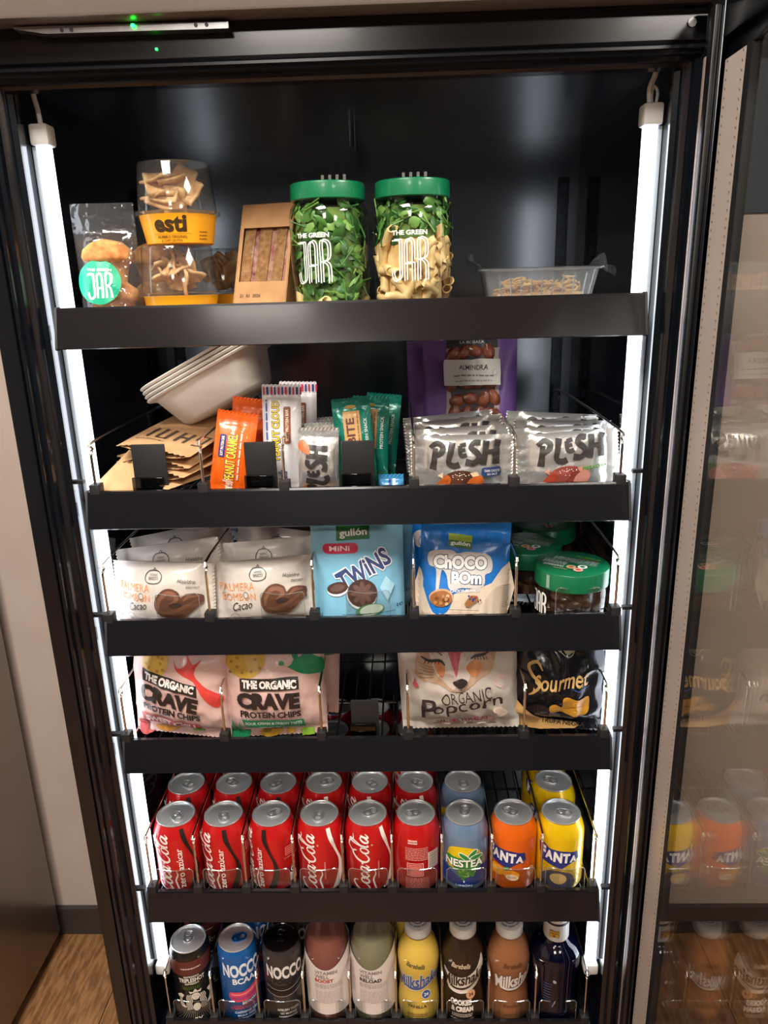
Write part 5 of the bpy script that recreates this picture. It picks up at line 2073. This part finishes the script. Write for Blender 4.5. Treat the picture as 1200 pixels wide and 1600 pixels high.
def water_bottle(label, x, liquid, word, wc, rz=0):
    t = thing('vitamin_drink_bottle', label, 'bottle', (x, y6[0] + .002, z6), (0, 0, turn(x, y6[0], 2, 33)), 'clear bottles of vitamin drink')
    B = [(.0, .003), (.024, .001), (.030, .0), (.0328, .006), (.0332, .03), (.0332, .122), (.0325, .136), (.029, .152), (.022, .170), (.0155, .182), (.0135, .190), (.0135, .2)]
    MB().lathe(B, 48).build('bottle', clear('pet_bottle', 'f4f4f2', .05, .04), t)
    I = [(r - .0012 if r > .002 else 0, z + (.001 if z < .01 else 0)) for r, z in B[:8]] + [(.0, .1518)]
    MB().lathe(I, 40).build('drink', mat('drink_' + liquid, liquid, .12, trans=.3, ior=1.33), t)
    MB().lathe([(.0, .214), (.0135, .214), (.0145, .212), (.0145, .199), (.0, .199)], 30).build('cap', WHITEP, t)
    lab = MB()
    def LF(a, b):
        q = (a * 2 - 1) * 2.75
        top = .138 - .027 * (1 + cos(max(-pi, min(pi, q * 1.9)))) / 2 + .004 * sin(q)
        z = .026 + (top - .026) * b
        return (.0337 * sin(q), -.0337 * cos(q), z)
    lab.grid(LF, 60, 4)
    lab.build('paper_label', mat('label_paper', 'ded2ca', .5), t, 60, weld=False)
    p = Print(around([(.0338, 0), (.0338, .2)]), (.001, .001), (0, 0), .004)
    p.O = (0, .019)
    p.text('VITAMIN', -3, 87, 34, 6.2, '8a817c', .02)
    p.text('WELL', -9, 79.5, 22, 6.2, '8a817c', .02)
    p.text(word, -3 if len(word) > 5 else -6, 72, 33 if len(word) > 5 else 28, 6.4, wc, .03)
    p.lines(-20, 58, 22, 67, 4, .0009, 'a89c94', 2)
    p.rect(-20, 56, 24, 56.4, 'b4a9a2')
    p.lines(-20, 30, 22, 54, 9, .0008, 'b4a9a2', 5)
    p.rect(40, 60, 42, 61, 'b4a9a2')
    p.lines(-48, 40, -30, 100, 18, .0009, '8f8680', 6)
    p.build('label_print', t)


water_bottle('clear bottle of pink drink with red word on pale label', c6[3], 'a3645a', 'BOOST', 'b03a34')
water_bottle('clear bottle of pale green drink with black word on pale label', c6[4], 'a3a084', 'RELOAD', '2a2624')


def shake(label, x, y, base, art, u, prof=None):
    t = thing('milkshake_bottle', label, 'bottle', (x, y, z6), (0, 0, turn(x, y, u, 31)), 'milkshake bottles')
    B = [(.0, .003), (.022, .001), (.0265, .0), (.0298, .006), (.0312, .02), (.0308, .036), (.0288, .054), (.0272, .068), (.0284, .082), (.0306, .100), (.0310, .112), (.0295, .124), (.0255, .138), (.0205, .149), (.0190, .153)]
    key = 'shake_' + base
    MB().lathe(B, 48).build('sleeve', mat(key, base, .34, coat=.3), t)
    MB().lathe([(.0185, .152), (.0193, .1535), (.0187, .155)], 40).build('neck_ring', mat('dark_neck', '4a3a2a', .4), t)
    MB().lathe([(.0, .1715), (.0165, .1715), (.0188, .1705), (.0196, .1685), (.0198, .156), (.0190, .1545), (.0, .1545)], 44).build('cap', WHITEP, t)
    p = Print(around(B), (.001, .001), (0, 0), .004)
    art(p)
    p.build('sleeve_print', t)
    c = Print(lambda a, b, h: (a, b, .1715 + h), (.001, .001), (0, 0), .02)
    for k in range(20):
        q = R(200 + k * 7.2)
        if k % 7 != 6:
            c.stroke([(12.6 * cos(q), 12.6 * sin(q)), (15 * cos(q + .05), 15 * sin(q + .05))], .0009, '4a4a48', 1)
    c.ell(0, -3, 8, 7, '3a3a3a', 0, 20)
    c.ell(0, -3, 6.4, 5.6, 'dfe0dc', 0, 20)
    c.build('cap_print', t)
    return t


def shake_art(kind):
    nm, fg, rim, sub = {'v': ('3a3f66', '4a5f9c', 'f0ead4', ('VANILLA', '4a4434')), 'c': ('d9c4a4', '3a2418', 'e6ddd0', ('COOKIES', 'ece4d8')), 'b': ('5f3624', 'e9e2da', '4a2a1c', ('CHOCOLATE', '6a3f2a'))}[kind]
    def art(p):
        p.text('Barebells', -1, 117, 28, 8, nm if kind != 'v' else '4f4a34', .015, .25, -6 if kind == 'v' else 0)
        if kind == 'c':
            p.poly([(-31, 103), (-22, 98), (0, 96), (20, 106), (34, 126), (38, 120), (38, 90), (26, 74), (8, 64), (-14, 63), (-30, 70)], 'e6ddd0', 2)
        if kind == 'b':
            p.text('Milkshake', 6, 90, 74, 25, 'e9e2da', .035, .3, 14, out=('3d2418', .02))
        elif kind == 'v':
            p.text('Milkshake', 3, 87, 74, 25, fg, .03, .3, 14, out=(rim, .03))
        else:
            p.text('Milkshake', 4, 91, 72, 23, fg, .03, .3, 14)
        p.stroke([(-20, 73), (-8, 71), (10, 75), (32, 90)], .0042, fg, 5, [1, 1, .9, .3])
        p.stroke([(-20, 69.5), (-8, 67.5), (10, 71.5), (32, 87)], .0012, rim, 5, [1, 1, .9, .3])
        if kind != 'b':
            p.ell(15, 61, 8, 8, 'e6ddd0' if kind == 'v' else 'd9a27c')
            p.ell(15, 61, 7, 7, '3c4f8c' if kind == 'v' else 'd9a27c')
            p.text('24', 15, 61, 7.5, 5.5, 'e6e6ea' if kind == 'v' else '3a2418', .03)
        if kind == 'c':
            p.text('COOKIES', -1, 48, 33, 10, sub[1], .06)
            p.text('& CREAM', 1, 36.5, 33, 9.5, sub[1], .06)
        else:
            p.text(sub[0], 0, 41, 30, 5, sub[1], .03)
        p.lines(-14, 22, 16, 29, 3, .0011, 'c9bfae' if kind == 'c' else '5a4632', 4)
        p.lines(-16, 16, 18, 20, 2, .0011, 'c9bfae' if kind == 'c' else '5a4632', 5)
    return art


shake('yellow vanilla milkshake bottle with white cap, in front', c6[5], y6[0], 'd6b44c', shake_art('v'), 3)
shake('yellow vanilla milkshake bottle behind the front one', c6[5] - .014, y6[1], 'd6b44c', shake_art('v'), -8)
shake('dark brown cookies milkshake bottle with white cap', c6[6] - .002, y6[0], '2a1a12', shake_art('c'), 1)
shake('tan chocolate milkshake bottle with white cap', c6[7] - .002, y6[0], '8f5c3a', shake_art('b'), -9)


def blue_bottle():
    t = thing('water_bottle', 'dark blue glass water bottle with white neck label, by the right light tube', 'bottle', (c6[8] + .000, y6[0] + .006, z6), (0, 0, turn(c6[8], y6[0], -4, 36)))
    B = [(.0, .004), (.026, .001), (.033, .0), (.0362, .006), (.0366, .02), (.0366, .108), (.0352, .120), (.0300, .130), (.0225, .1365), (.0185, .141), (.0172, .147), (.0168, .16), (.0168, .185)]
    MB().lathe(B, 56).build('glass', mat('cobalt_glass', '03061f', .06, trans=.3, ior=1.5, coat=.3), t)
    MB().lathe([(.0178, .1405), (.0186, .143), (.0182, .171)], 40).build('neck_label', mat('white_label', 'd8d6d2', .45), t)
    MB().lathe([(.0186, .171), (.0186, .1745), (.018, .1748)], 40).build('neck_band', mat('navy_band', '1c2236', .4), t)
    MB().lathe([(.0182, .1748), (.0186, .1765), (.0186, .191), (.017, .193), (0, .193)], 40).build('cap', WHITEP, t)
    p = Print(around([(.0189, .13), (.0189, .2)]), (.001, .001), (-.003, .157), .004)
    p.rect(-8, -6.5, 6, 5.5, '6a4a1a')
    p.rect(-7.3, -5.8, 5.3, 4.8, 'd0a43a')
    p.text('SOLÁN', -1, 1.2, 10, 3.2, '5a3a14', .03)
    p.ell(-1, -3, 2, 1.4, '5a3a14')
    p.rect(-9, -9.2, 12, -8.9, 'b9b5ae')
    p.build('neck_print', t)
    q = Print(around(B), (.001, .001), (0, 0), .004)
    q.lines(-18, 50, -6, 84, 7, .0018, '3a4668', 6)
    q.stroke([(-4, 40), (-2, 46), (0, 52), (-1, 46)], .0012, '7a86a0', 4)
    q.ell(-2, 88, 2.4, 3.2, '9aa2b4', 20)
    q.build('moulded_marks', t)


blue_bottle()

# lift everything so that the floor lies at z = 0
for o in list(SC.objects):
    if o.parent is None:
        o.location.z += LIFT
